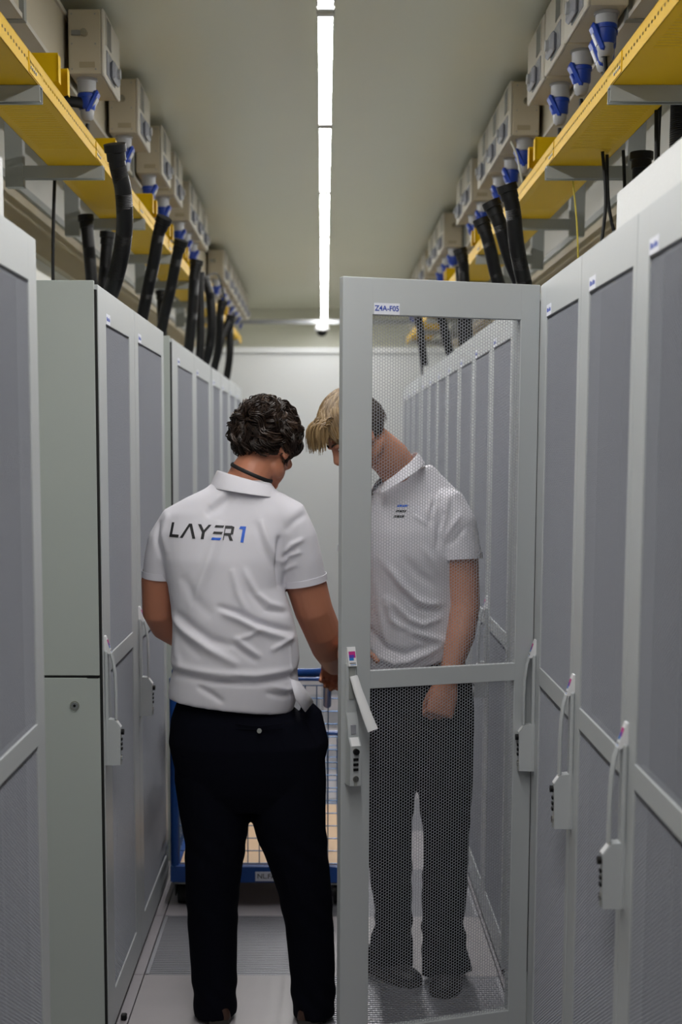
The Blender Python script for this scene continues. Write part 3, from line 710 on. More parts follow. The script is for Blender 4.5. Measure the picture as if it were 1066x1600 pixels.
M['hair2b'] = mat('blond_hair_light', srgb(150, 125, 88), .45, noise=.25, nscale=40)
M['hair2d'] = mat('short_brown_hair', srgb(52, 40, 30), .6, noise=.3, nscale=60)
M['lip'] = mat('lip', srgb(176, 96, 84), .5)
M['eyew'] = mat('eye_white', srgb(225, 222, 216), .2); M['iris'] = mat('iris', srgb(60, 80, 90), .2)
M['lanyard'] = mat('black_lanyard', srgb(16, 15, 17), .7)

def blob(parts, voxel, smooth_it=6, fac=.5, name='b'):
    """weld closed shapes into one continuous surface"""
    me = parts.mesh(name); fixn(me)
    o = bpy.data.objects.new('tmp', me); S.collection.objects.link(o)
    r = o.modifiers.new('r', 'REMESH'); r.mode = 'VOXEL'; r.voxel_size = voxel; r.use_smooth_shade = True
    if smooth_it:
        s = o.modifiers.new('s', 'SMOOTH'); s.iterations = smooth_it; s.factor = fac
    bpy.context.view_layer.update()
    out = bpy.data.meshes.new_from_object(o.evaluated_get(bpy.context.evaluated_depsgraph_get()))
    bpy.data.objects.remove(o); out.polygons.foreach_set('use_smooth', [True]*len(out.polygons))
    out.name = name
    return out
def co(me):
    a = np.empty(len(me.vertices)*3); me.vertices.foreach_get('co', a); return a.reshape(-1, 3)
def nrm(me):
    a = np.empty(len(me.vertices)*3); me.vertex_normals.foreach_get('vector', a); return a.reshape(-1, 3)
def setco(me, a): me.vertices.foreach_set('co', a.ravel()); me.update()
def polydist(P, line):
    """distance of 2-d points to a polyline, and the position along it 0..1"""
    best = np.full(len(P), 9.); tt = np.zeros(len(P)); L = [0]
    for a, b in zip(line[:-1], line[1:]): L.append(L[-1]+math.dist(a, b))
    for i, (a, b) in enumerate(zip(line[:-1], line[1:])):
        a_, b_ = np.array(a), np.array(b); d = b_-a_; t = np.clip(((P-a_)@d)/(d@d), 0, 1)
        q = np.hypot(*(P-(a_+t[:, None]*d)).T); m = q < best
        best[m] = q[m]; tt[m] = (L[i]+t[m]*math.dist(a, b))/L[-1]
    return best, tt
def folds(me, lst, mask):
    c = co(me); n = nrm(me); P = c[:, [0, 2]]; d = np.zeros(len(c))
    for line, amp, wd in lst:
        q, t = polydist(P, line); e = np.sin(np.clip(t, .0, 1)*PI)**.5 * .85 + .15
        d += 1.3*amp*np.exp(-(q/wd)**2)*e
    setco(me, c + n*(d*mask(c, n))[:, None])
def ring(t, mb, prof, m, n=28):
    """stack of elliptic sections (cx, cy, z, a, b[, tilt])"""
    pts = []; 
    V = []; F = []
    for (cx, cy_, z, a, b, *e) in prof:
        tilt = e[0] if e else 0
        for j in range(n):
            an = 2*PI*j/n; ca, sa = math.cos(an), math.sin(an)
            sx = math.copysign(abs(ca)**.85, ca); sy_ = math.copysign(abs(sa)**.85, sa)
            V.append((cx+a*sx, cy_+b*sy_, z+tilt*a*sx))
    k = len(prof)
    for i in range(k-1):
        for j in range(n): F.append((i*n+j, i*n+(j+1) % n, (i+1)*n+(j+1) % n, (i+1)*n+j))
    F.append(tuple(range(n))[::-1]); F.append(tuple(range((k-1)*n, k*n)))
    mb.add(V, F, m)
def ell(mb, T, c, r, m, n=20): mb.sphere((0, 0, 0), 1, m, n, T=T @ Matrix.Translation(c) @ Matrix.Diagonal((r[0], r[1], r[2], 1)))
def frame(F, U, o):
    F = Vector(F).normalized(); U = Vector(U); U = (U-F*U.dot(F)).normalized(); R = F.cross(U)
    return Matrix(((R.x, F.x, U.x, o[0]), (R.y, F.y, U.y, o[1]), (R.z, F.z, U.z, o[2]), (0, 0, 0, 1)))
def head(mb, T, m):
    """local: x to the person's right, y forward, z up; origin mid skull"""
    ell(mb, T, (0, -.018, .028), (.076, .094, .092), m, 28)
    ell(mb, T, (0, .025, .0), (.068, .066, .085), m, 28)
    ell(mb, T, (0, .030, -.052), (.055, .056, .058), m, 24)
    ell(mb, T, (0, .058, -.092), (.028, .024, .020), m, 18)               # chin
    for s_ in (-1, 1):
        ell(mb, T, (s_*.050, .006, -.060), (.017, .036, .030), m, 16)      # jaw
        ell(mb, T, (s_*.040, .066, -.022), (.022, .018, .018), m, 16)      # cheek
        ell(mb, T, (s_*.030, .080, .028), (.024, .012, .009), m, 14)       # brow
        # ear
        E = T @ Matrix.Translation((s_*.077, -.008, -.008)) @ Matrix.Rotation(s_*math.radians(-22), 4, 'Z')
        mb.sphere((0, 0, 0), 1, m, 16, T=E @ Matrix.Diagonal((.007, .018, .031, 1)))
        mb.tube([E @ Vector(p) for p in ((0, .012, -.012), (s_*.002, .014, .012), (s_*.003, .004, .027), (s_*.003, -.012, .022), (s_*.003, -.017, .0), (s_*.002, -.006, -.024), (0, .006, -.029))], .0045, m, 8)
    mb.tube([T @ Vector(p) for p in ((0, .082, .028), (0, .093, .008), (0, .108, -.014), (0, .104, -.026))], [(.008, .008), (.009, .009), (.013, .012), (.011, .008)], m, 12)
    for s_ in (-1, 1): ell(mb, T, (s_*.012, .092, -.020), (.009, .010, .008), m, 12)
    ell(mb, T, (0, .084, -.052), (.023, .009, .005), m, 14); ell(mb, T, (0, .082, -.062), (.020, .009, .006), m, 14)
def hand(mb, w, d, n, side, m, curl=(.5, .6, .7, .8), spread=.06, thumb=.5, s=1.0, joint=1.0):
    """w wrist, d direction of the hand, n back-of-hand normal, side +-1 picks the thumb side"""
    d = Vector(d).normalized(); n = Vector(n); n = (n-d*n.dot(d)).normalized(); t = d.cross(n)*side
    w = Vector(w); W = lambda a, b, c: w + d*a*s + t*b*s + n*c*s
    mb.tube([W(-.02, 0, 0), W(.0, 0, 0), W(.025, 0, 0), (W(.06, .0, .0)), W(.09, -.001, .0), W(.098, -.001, 0)],
            [(.024*s, .029*s), (.021*s, .030*s), (.018*s, .038*s), (.0165*s, .043*s), (.014*s, .042*s), (.008*s, .036*s)], m, 20, ref=tuple(n))
    lens = ((.043, .026, .022), (.048, .030, .023), (.044, .028, .022), (.034, .021, .019))
    for i, off in enumerate((.031, .0105, -.0105, -.030)):
        p = W(.088-.004*abs(i-1), off, 0); dirv = (d + t*(off*spread*20)).normalized(); a = 0
        pts = [W(.06, off*.9, 0), p]; rad = [.010*s, .0098*s]
        for k, L in enumerate(lens[i]):
            a += curl[i]*(1.0, 1.15, .8)[k]*joint
            v = dirv*math.cos(a) - n*math.sin(a); p = p + v*L*s; pts.append(p); rad.append((.0090, .0083, .0070)[k]*s*(.9 if i == 3 else 1))
        pts.append(p + v*.004*s); rad.append(.004*s)
        mb.tube(pts, rad, m, 12); 
        for q in pts[1:4]: mb.sphere(tuple(q), .0094*s, m, 10)
    p = W(.018, .026, -.006); dv = ((d*.75 + t*.75 - n*(.25+thumb*.4)) if thumb < .85 else (d*1.0 + t*.30 - n*.55)).normalized(); pts = [W(.0, .010, -.004), p]; rad = [.014*s, .0155*s]
    for L, r, b in ((.040, .0115, 0), (.030, .0105, .5), (.024, .0085, .5)):
        dv = (dv + (d*.5 - t*.55 - n*.35)*b*thumb).normalized(); p = p + dv*L*s; pts.append(p); rad.append(r*s)
    pts.append(p+dv*.004*s); rad.append(.004*s)
    mb.tube(pts, rad, m, 12)
def limb(mb, pts, rad, m, n=18): mb.tube(pts, rad, m, n, ref=(.3, 1, .2))
def shoe(x, y, yaw_, m, T0=None):
    b = MB(); prof = [(-.145, .030, .030, .045), (-.135, .036, .042, .050), (-.10, .038, .060, .060), (-.05, .040, .062, .062), (.0, .044, .050, .05), (.05, .049, .036, .036), (.10, .048, .029, .028), (.135, .036, .024, .022), (.15, .018, .018, .016)]
    V = []; F = []; n = 18
    for (yy, a, h, _) in prof:
        for j in range(n):
            an = 2*PI*j/n; V.append((a*math.cos(an), yy, .022 + max(0, math.sin(an))*h*1.0 + min(0, math.sin(an))*.012))
    k = len(prof)
    for i in range(k-1):
        for j in range(n): F.append((i*n+j, i*n+(j+1) % n, (i+1)*n+(j+1) % n, (i+1)*n+j))
    F += [tuple(range(n))[::-1], tuple(range((k-1)*n, k*n))]
    b.add(V, F, m)
    so = MB(); pl = []
    out = [(-.152, .0), (-.145, .030), (-.10, .041), (-.03, .039), (.05, .052), (.11, .049), (.145, .030), (.156, .0)]
    poly = [(a, yy) for yy, a in out] + [(-a, yy) for yy, a in out[::-1][1:-1]]
    so.prism(poly, 0, .018, 'sole', axis='z')
    lc = MB()
    for q in range(4): yy = -.005+.022*q; zz = .073-.0085*q*1.05; lc.tube([(-.022, yy, zz-.008), (0, yy, zz), (.022, yy, zz-.008)], .0025, 'sole', 6)
    return b, so, lc
def local(me, o):
    a = co(me); a -= np.array(o)[None]; setco(me, a); return me

def build_person(cfg):
    O = cfg['origin']
    t = thing('person', cfg['label'], 'person', O)
    sk, vox = cfg['skin'], .0048
    b = MB(); head(b, cfg['head'], sk)
    limb(b, cfg['neck'][0], cfg['neck'][1], sk)
    ring(t, b, cfg['core'], sk)
    for k in ('armL', 'armR'):
        pts, rad = cfg[k]; limb(b, pts, rad, sk)
    for h in cfg['hands']: hand(b, *h[0], m=sk, **h[1])
    for k in ('legL', 'legR'): limb(b, *cfg[k], sk)
    bm = blob(b, vox, 4, .5, 'body')
    # shirt
    b = MB(); ring(t, b, cfg['shirt'], 'shirt', 40)
    for pts, rad in cfg['sleeves']: b.tube(pts, rad, 'shirt', 24, ref=(.3, 1, .2))
    for x in cfg.get('shirt_extra', []): b.tube(*x[:2], 'shirt', 20, ref=x[2])
    sm = blob(b, .005, 14, .6, 'shirt'); folds(sm, *cfg['folds']); 
    if 'folds2' in cfg: folds(sm, *cfg['folds2'])
    bvh = BVHTree.FromPolygons([tuple(v.co) for v in sm.vertices], [tuple(p.vertices) for p in sm.polygons])
    c = co(bm); zl, zh = cfg['covered']
    px0, px1, pz = cfg.get('armpit', (9, 9, 9))
    for i in np.where(((c[:, 2] > zl) | ((c[:, 0] > px0) & (c[:, 0] < px1) & (c[:, 2] > pz))) & (c[:, 2] < zh))[0]:
        h = bvh.find_nearest(Vector(c[i]))
        if h[0] is not None and (Vector(c[i])-h[0]).dot(h[1]) > -.006: c[i] = h[0]-h[1]*.008
    setco(bm, c); local(bm, O); bm.materials.clear(); bm.materials.append(M[sk]); body_o = link('body', bm, t)
    local(sm, O); sm.materials.clear(); sm.materials.append(M['shirt']); so = link('shirt', sm, t)
    cfg['bvh'] = bvh; cfg['t'] = t; cfg['shirt_o'] = so; cfg['body_o'] = body_o
    # trousers
    b = MB(); ring(t, b, cfg['hips'], 'trouser1', 36)
    for pts, rad in cfg['trousers']: b.tube(pts, rad, 'trouser1', 26, ref=(.0, 1, .0))
    for x in cfg.get('trouser_extra', []): b.tube(*x[:2], 'trouser1', 16, ref=x[2])
    tm = blob(b, .0055, 5, .5, 'trousers')
    c = co(tm); n = nrm(tm)
    d = np.zeros(len(c))
    for (z, amp, fr) in cfg['tfold']:
        d += .7*amp*np.exp(-((c[:, 2]-z)/.06)**2)*np.sin(c[:, 0]*fr + c[:, 1]*25 + c[:, 2]*70)
    c[:, 2] = np.maximum(c[:, 2], .012)
    setco(tm, c+n*d[:, None]); local(tm, O); tm.materials.clear(); tm.materials.append(M[cfg['tm']]); cfg['tr_o'] = link('trousers', tm, t)
    for (x, y, a) in cfg['shoes']:
        p, so_, lc = shoe(0, 0, 0, cfg['shoe_m']); o = p.build('shoe', t, (x-O[0], y-O[1], 0), (0, 0, a), ang=60)
        so_.build('sole', o); lc.build('laces', o)
    return cfg
def band_of(points, o, parent, name, m, width=.003, h=.014, ref=(0, 0, 1)):
    return MB().tube([Vector(p)-Vector(o) for p in points], [(h/2, width/2)]*len(points), m, 8, ref=ref).build(name, parent, ang=60)
def project(bvh, pts, dirv, back=.5, lift=.0012):
    out = []; dv = Vector(dirv).normalized()
    for p in pts:
        h = bvh.ray_cast(Vector(p)-dv*back, dv, 2)
        out.append((h[0]+h[1]*lift*(1 if h[1].dot(dv) < 0 else -1)) if h[0] is not None else None)
    return out
def decal(bvh, polys, uv2w, dirv, o, parent, name, m, step=.004, lift=.0012):
    """filled flat shapes (convex polygons in uv) laid on the cloth"""
    b = MB()
    for poly in polys:
        # bilinear patch for quads
        q = [Vector((*p, 0)) for p in poly]; nu = max(2, int(max((q[1]-q[0]).length, (q[2]-q[3]).length)/step)); nv = max(2, int(max((q[3]-q[0]).length, (q[2]-q[1]).length)/step))
        P = [uv2w(*((q[0].lerp(q[1], i/nu)).lerp(q[3].lerp(q[2], i/nu), j/nv)).xy) for j in range(nv+1) for i in range(nu+1)]
        W = project(bvh, P, dirv, lift=lift)
        if any(w_ is None for w_ in W): continue
        b.add([w_-Vector(o) for w_ in W], [(j*(nu+1)+i, j*(nu+1)+i+1, (j+1)*(nu+1)+i+1, (j+1)*(nu+1)+i) for j in range(nv) for i in range(nu)], m)
    return b.build(name, parent, fix=False)
# ============ person 1: seen from behind, curly dark hair
F1 = (.46, .84, -.42); C1 = (-.178, 4.335, 1.772)
T1 = frame(F1, (.12, .30, 1), C1)
P1 = dict(origin=(-.20, 4.22, 0), covered=(1.378, 1.625), armpit=(-.20, -.112, 1.33), label='person seen from behind in white polo with back print and navy trousers', skin='skin1', head=T1,
  neck=([(-.262, 4.265, 1.58), (-.250, 4.272, 1.65), (-.222, 4.288, 1.70), (-.190, 4.32, 1.755)], [(.058, .062), (.064, .066), (.062, .064), (.055, .058)]),
  core=[(-.27, 4.20, .93, .17, .11), (-.27, 4.20, 1.05, .16, .105), (-.27, 4.21, 1.2, .15, .10), (-.28, 4.22, 1.35, .16, .105), (-.285, 4.24, 1.5, .175, .10), (-.28, 4.25, 1.58, .15, .08), (-.27, 4.25, 1.63, .08, .06)],
  armL=([(-.44, 4.25, 1.56), (-.485, 4.25, 1.48), (-.505, 4.26, 1.38), (-.508, 4.285, 1.27), (-.495, 4.33, 1.225), (-.44, 4.41, 1.175), (-.37, 4.49, 1.12), (-.335, 4.525, 1.10)],
        [.055, .058, .056, .054, .050, .047, .035, .030]),
  armR=([(-.10, 4.25, 1.55), (-.075, 4.25, 1.46), (-.055, 4.26, 1.37), (-.030, 4.28, 1.28), (-.005, 4.32, 1.215), (.015, 4.42, 1.14), (.033, 4.53, 1.075), (.038, 4.575, 1.055)],
        [.055, .066, .064, .060, .058, .052, .036, .030]),
  hands=[(((-.335, 4.525, 1.10), (.55, .7, -.35), (-.3, .1, 1), 1), dict(curl=(.3, .35, .4, .45))),
         (((.038, 4.575, 1.055), (-.05, .92, -.25), (.25, .2, .95), 1), dict(curl=(1.0, 1.0, 1.0, 1.0), thumb=1.0))],
  legL=([(-.34, 4.20, .95), (-.335, 4.20, .5), (-.335, 4.21, .10), (-.335, 4.24, .06)], [.09, .06, .045, .05]),
  legR=([(-.15, 4.20, .95), (-.06, 4.20, .5), (-.03, 4.21, .10), (-.03, 4.24, .06)], [.09, .06, .045, .05]),
  shirt=[(-.283, 4.205, .998, .192, .146, -.11), (-.276, 4.205, 1.035, .196, .147, -.09), (-.270, 4.20, 1.075, .196, .142, -.03), (-.268, 4.195, 1.10, .190, .136), (-.268, 4.20, 1.14, .197, .140), (-.268, 4.205, 1.20, .192, .138), (-.276, 4.21, 1.27, .184, .135), (-.298, 4.225, 1.36, .176, .135),
         (-.300, 4.235, 1.44, .192, .132), (-.292, 4.25, 1.52, .212, .122), (-.280, 4.26, 1.58, .205, .106), (-.268, 4.262, 1.622, .160, .088), (-.255, 4.262, 1.655, .105, .074), (-.248, 4.265, 1.68, .082, .066)],
  sleeves=[([(-.38, 4.25, 1.578), (-.445, 4.25, 1.542), (-.480, 4.25, 1.49), (-.492, 4.253, 1.44), (-.497, 4.26, 1.385)], [(.058, .062), (.066, .064), (.062, .060), (.060, .058), (.061, .059)]),
           ([(-.165, 4.25, 1.60), (-.118, 4.25, 1.565), (-.090, 4.25, 1.50), (-.073, 4.253, 1.43), (-.062, 4.26, 1.365)], [(.060, .056), (.074, .070), (.074, .072), (.073, .072), (.074, .073)])],
  hips=[(-.270, 4.205, 1.06, .15, .10), (-.278, 4.205, 1.0, .172, .118), (-.258, 4.20, .955, .208, .134), (-.238, 4.20, .88, .236, .146), (-.226, 4.20, .80, .230, .142), (-.222, 4.20, .74, .225, .13), (-.222, 4.2, .68, .20, .10)],
  trousers=[([(-.335, 4.20, .88), (-.335, 4.20, .76), (-.334, 4.20, .65), (-.331, 4.20, .58), (-.336, 4.195, .50), (-.342, 4.195, .41), (-.342, 4.20, .30), (-.340, 4.20, .20), (-.337, 4.20, .10), (-.335, 4.20, .012)],
             [(.12, .12), (.12, .122), (.115, .108), (.112, .098), (.102, .090), (.092, .084), (.086, .078), (.082, .074), (.080, .070), (.082, .067)]),
            ([(-.115, 4.20, .88), (-.112, 4.20, .76), (-.105, 4.20, .65), (-.092, 4.20, .58), (-.072, 4.195, .50), (-.054, 4.195, .41), (-.040, 4.20, .30), (-.033, 4.20, .20), (-.028, 4.20, .10), (-.025, 4.20, .012)],
             [(.12, .12), (.12, .124), (.12, .116), (.116, .106), (.104, .093), (.094, .083), (.086, .076), (.082, .073), (.080, .070), (.082, .066)])],
  trouser_extra=[([(-.02, 4.17, .80), (-.012, 4.18, .88), (-.035, 4.19, .97), (-.055, 4.2, 1.0)], [(.02, .02), (.032, .028), (.034, .018), (.02, .01)], (1, 0, 0))],
  tfold=[(.55, .003, 60), (.35, .0025, 70), (.08, .004, 90)],
  tm='trouser1', shoe_m='shoe1', shoes=[(-.335, 4.27, .12), (-.028, 4.27, -.10)],
)
back = lambda c, n: np.clip(-n[:, 1]*1.6, 0, 1)
P1['folds'] = ([
  ([(-.305, 1.561), (-.340, 1.440), (-.400, 1.273)], .008, .016), ([(-.25, 1.66), (-.300, 1.615), (-.352, 1.577)], -.007, .014), ([(-.285, 1.655), (-.34, 1.60)], .004, .012),
  ([(-.187, 1.565), (-.164, 1.497), (-.134, 1.433)], .006, .011), ([(-.205, 1.56), (-.18, 1.48), (-.15, 1.42)], -.004, .010),
  ([(-.270, 1.421), (-.252, 1.346), (-.227, 1.298)], .0055, .010), ([(-.236, 1.421), (-.199, 1.346), (-.161, 1.317), (-.114, 1.298)], .0065, .010), ([(-.22, 1.36), (-.17, 1.30), (-.10, 1.285)], -.005, .010),
  ([(-.310, 1.312), (-.252, 1.294), (-.199, 1.268), (-.085, 1.228)], -.010, .008), ([(-.300, 1.294), (-.246, 1.273), (-.199, 1.247), (-.095, 1.207)], .010, .010),
  ([(-.256, 1.216), (-.218, 1.226), (-.187, 1.243)], .006, .008), ([(-.263, 1.220), (-.227, 1.193), (-.185, 1.162)], .007, .009), ([(-.27, 1.205), (-.235, 1.178), (-.195, 1.150)], -.006, .009),
  ([(-.470, 1.285), (-.417, 1.240), (-.332, 1.183), (-.250, 1.140)], .010, .013), ([(-.44, 1.285), (-.385, 1.245), (-.332, 1.212), (-.27, 1.195)], -.009, .013), ([(-.46, 1.25), (-.41, 1.20), (-.36, 1.16)], -.005, .012),
  ([(-.475, 1.112), (-.332, 1.093), (-.199, 1.087), (-.06, 1.101)], -.013, .010), ([(-.475, 1.132), (-.332, 1.115), (-.199, 1.108), (-.06, 1.122)], .007, .012), ([(-.36, 1.098), (-.28, 1.10), (-.22, 1.085)], .006, .006),
  ([(-.155, 1.180), (-.123, 1.197), (-.085, 1.215)], .006, .008), ([(-.375, 1.075), (-.333, 1.054), (-.295, 1.028)], -.007, .009), ([(-.15, 1.075), (-.11, 1.06), (-.07, 1.062)], .006, .009), ([(-.17, 1.055), (-.12, 1.04), (-.07, 1.04)], -.005, .008),
  ([(-.131, 1.515), (-.136, 1.441), (-.130, 1.36)], -.012, .008), ([(-.118, 1.465), (-.095, 1.488), (-.060, 1.505)], .006, .007), ([(-.125, 1.431), (-.104, 1.456), (-.066, 1.467)], .006, .007), ([(-.12, 1.45), (-.085, 1.475)], -.005, .006), ([(-.12, 1.41), (-.08, 1.43)], .004, .007),
  ([(-.115, 1.53), (-.085, 1.56), (-.05, 1.58)], -.003, .010), ([(-.492, 1.45), (-.505, 1.50), (-.498, 1.56)], -.006, .007), ([(-.47, 1.46), (-.485, 1.52), (-.47, 1.58)], .004, .009), ([(-.098, 1.20), (-.096, 1.1), (-.098, 1.0)], .003, .0035),
  ([(-.42, 1.40), (-.38, 1.33), (-.33, 1.28)], -.004, .016), ([(-.45, 1.22), (-.44, 1.16), (-.42, 1.12)], .004, .012)], back)
build_person(P1)
t1, O1, so1 = P1['t'], P1['origin'], P1['shirt_o']
# sleeve cuffs and hem band
def cuff(pc, ax, a, b_, o, parent, h=.020, name='sleeve_cuff'):
    pc = Vector(pc); ax = Vector(ax).normalized(); r = Vector((.3, 1, .2)); u = (r-ax*r.dot(ax)).normalized(); v = ax.cross(u)
    mb = MB(); n = 36; V = []; F = []
    for (k, off) in ((-h/2, .0012), (-h/2, .0032), (h/2, .0034), (h/2, -.006)):
        for j in range(n):
            an = 2*PI*j/n; V.append(pc+ax*k+u*(a+off)*math.cos(an)+v*(b_+off)*math.sin(an)-Vector(o))
    for i in range(3):
        for j in range(n): F.append((i*n+j, i*n+(j+1) % n, (i+1)*n+(j+1) % n, (i+1)*n+j))
    mb.add(V, F, 'shirtseam'); return mb.build(name, parent, ang=50)
cuff((-.497, 4.260, 1.392), (-.06, .12, -1), .0600, .0580, O1, so1); cuff((-.062, 4.260, 1.375), (.16, .1, -1), .0725, .0715, O1, so1)
# side vent flap of the hem at the right hip
MB().add([Vector(p)-Vector(O1) for p in ((-.098, 4.12, 1.09), (-.070, 4.125, 1.08), (-.046, 4.145, 1.045), (-.028, 4.16, 1.012), (-.052, 4.125, .988), (-.080, 4.10, 1.03))], [(0, 1, 2, 3, 4, 5)], 'shirt').build('hem_flap', so1).modifiers.new('s', 'SOLIDIFY').thickness = .003
# collar
def collar(name, pts_top, pts_bot, o, parent, th=.003):
    mb = MB(); n = len(pts_top); V = []
    ctr = sum((Vector(p) for p in pts_top), Vector())/n
    for P_ in (pts_top, pts_bot):
        for p in P_: V.append(Vector(p)-Vector(o))
    for P_ in (pts_top, pts_bot):
        for p in P_:
            q = Vector(p); d = Vector((ctr.x-q.x, ctr.y-q.y, 0)).normalized(); V.append(q+d*th-Vector(o))
    F = []
    for i in range(n-1):
        F += [(i, i+1, n+i+1, n+i), (2*n+i+1, 2*n+i, 3*n+i, 3*n+i+1), (i, 2*n+i, 2*n+i+1, i+1), (n+i, n+i+1, 3*n+i+1, 3*n+i)]
    F += [(0, n, 3*n, 2*n), (n-1, 3*n-1, 4*n-1, 2*n-1)]
    mb.add(V, F, 'shirtseam'); ob = mb.build(name, parent, ang=60)
    s_ = ob.modifiers.new('s', 'SUBSURF'); s_.levels = 2; s_.render_levels = 2
    return ob
def arc(c, a, b_, z0, tx, ty, n, a0, a1, flare=0):
    out = []
    for i in range(n):
        an = a0+(a1-a0)*i/(n-1); x = math.cos(an); y = math.sin(an)
        out.append((c[0]+(a+flare)*x, c[1]+(b_+flare)*y, z0+tx*x+ty*y))
    return out
A0, A1 = math.radians(70), math.radians(-250)
cc = (-.240, 4.268)
collar('collar', arc(cc, .086, .080, 1.688, -.024, -.002, 22, A0, A1), arc(cc, .103, .098, 1.640, -.016, .0, 22, A0, A1, .010), O1, so1)
ln = arc((-.220, 4.276), .0620, .074, 1.702, -.027, .002, 26, math.radians(60), math.radians(-240))
MB().tube([Vector(p)-Vector(O1) for p in ln], [(.006, .0022)]*len(ln), 'lanyard', 8, ref=(0, 0, 1)).build('lanyard', t1, ang=60)
# lettering across the back: LAYER 1
def uvb(u, v):   # baseline from the left shoulder blade to the spine; leaning letters
    u2_ = u*.90 + .16*v
    return (-.462+u2_, 4.0, 1.512+v-.045*u2_-.0)
H_ = .043
L_black = [[(0, 0), (.009, 0), (.009, H_), (0, H_)], [(0, 0), (.032, 0), (.032, .0085), (0, .0085)],
  [(.037, 0), (.047, 0), (.068, H_), (.060, H_)], [(.060, H_), (.070, H_), (.090, 0), (.080, 0)],
  [(.090, H_), (.101, H_), (.118, .020), (.108, .020)], [(.136, H_), (.126, H_), (.108, .020), (.118, .020)], [(.108, 0), (.118, 0), (.118, .022), (.108, .022)],
  [(.147, H_-.007), (.175, H_-.007), (.178, H_), (.150, H_)], [(.145, .0175), (.174, .0175), (.177, .0245), (.148, .0245)],
  [(.181, 0), (.184, 0), (.184, H_), (.181, H_)], [(.181, H_-.008), (.203, H_-.008), (.203, H_), (.181, H_)], [(.203, .016), (.212, .019), (.212, H_-.003), (.203, H_)], [(.184, .014), (.205, .014), (.205, .0215), (.184, .0215)], [(.204, 0), (.215, 0), (.204, .0165), (.195, .0165)]]
L_blue = [[(.143, 0), (.172, 0), (.175, .007), (.146, .007)]]
L_one = [[(.240, -.004), (.250, -.004), (.250, .043), (.240, .043)], [(.228, .035), (.242, .035), (.242, .043), (.231, .043)]]
pr = decal(P1['bvh'], L_black, uvb, (0, 1, 0), O1, so1, 'back_print', 'inkb'); pr['label'] = 'print reading LAYER 1 across the back'
decal(P1['bvh'], L_blue+L_one, uvb, (0, 1, 0), O1, so1, 'back_print_blue', 'inkblue')['label'] = 'blue strokes of the back print'
MB().cyl((-.188-O1[0], 4.052-O1[1], .945), (-.188-O1[0], 4.046-O1[1], .945), .007, 'steelp', 16).build('pocket_button', P1['tr_o'])
for zz in (.958, .948): MB().tube([(x-O1[0], 4.066+.25*(x+.20)**2*4-O1[1]-.004, zz-.002+.35*abs(x+.19)**1.5*(1 if zz > .95 else .3)) for x in np.linspace(-.26, -.12, 8)], .0016, 'trouser1', 6).build('pocket_welt', P1['tr_o'])
# hair
def curls(T, n, seed, spots, matn, length, rad, out, curl, keep, layers=1):
    rr = random.Random(seed); mb = MB()
    for i in range(n):
        for _ in range(20):
            th = rr.uniform(0, 2*PI); zz = rr.uniform(-1, 1); r_ = math.sqrt(1-zz*zz); dl = Vector((r_*math.cos(th), r_*math.sin(th), zz))
            if keep(dl, rr): break
        else: continue
        nn = dl.normalized(); el = Vector((.080, .100, .098)); c0 = Vector((0, -.014, .030))
        sw = Vector((math.sin(dl.z*5+dl.x*3), math.cos(dl.x*6-dl.y*4), math.sin(dl.y*7+dl.z*2)-.2)) + Vector((rr.uniform(-.6, .6), rr.uniform(-.6, .6), rr.uniform(-.6, .6)))
        tg_ = (sw-nn*sw.dot(nn)).normalized(); bt = nn.cross(tg_)
        L = length*rr.uniform(.7, 1.3)/.09; ph = rr.uniform(0, 2*PI); k = 13; cr = curl*rr.uniform(.6, 1.2); tw = rr.uniform(6, 11)
        h0 = out(dl)*rr.uniform(.45, 1.0); pts = []
        for j in range(k):
            u = j/(k-1); dd = (nn + tg_*L*u).normalized()
            q = c0 + Vector((dd.x*el.x, dd.y*el.y, dd.z*el.z)) + dd*(h0*math.sin(PI*(.12+.70*u)) + cr*.45*math.cos(ph+tw*u)) + bt*cr*math.sin(ph+tw*u)*min(1, .3+u)
            pts.append(T @ q)
        mt = matn[0] if rr.random() < .85 else matn[1]
        for q in range(layers):
            of = Vector((rr.gauss(0, 1), rr.gauss(0, 1), rr.gauss(0, 1)))*.0020; wd = rr.gauss(0, .003)
            mb.tube([p_+of*(1+1.2*j/k)+(T.to_3x3() @ bt)*wd*(j/k) for j, p_ in enumerate(pts)], [rad*(.7+.5*math.sin(PI*(j+.5)/k)) for j in range(k)], mt, 4)
    return mb
def k1(d, rr):      # curly on top, tapering at the nape
    lim = -.22 + (.16 if d.y < 0 else .40*max(0, d.y)) - (.28 if d.y < -.2 else 0)
    return d.z > lim and not (d.y > .55 and d.z < .62)
cap = MB(); ell(cap, T1, (0, -.020, .034), (.079, .097, .095), 'hair1', 40)
def trim_cap(mb, T, f):
    Ti = T.inverted(); keep = [f(Ti @ Vector(v)) for v in mb.v]
    mb.m = [m_ for m_, fc in zip(mb.m, mb.f) if all(keep[i] for i in fc)]; mb.f = [fc for fc in mb.f if all(keep[i] for i in fc)]
trim_cap(cap, T1, lambda v: v.z > (-.068 if v.y < -.02 else -.068+(v.y+.02)*1.25))
hb = curls(T1, 680, 11, None, ('hair1', 'hair1b'), .070, .0014, lambda d: .007+.028*max(0, min(1, (d.z+.28)*1.4)), .0105, k1, 10)
for v, f_, m_ in ((hb.v, hb.f, hb.m),):
    base = len(cap.v); k0 = cap.mi('hair1'); cap.v += v
    for fc, mi_ in zip(f_, m_): cap.f.append(tuple(i+base for i in fc)); cap.m.append(cap.mi(hb.mats[mi_]))
cap.v = [tuple(Vector(v)-Vector(O1)) for v in cap.v]
cap.build('hair', t1, ang=80, fix=False)
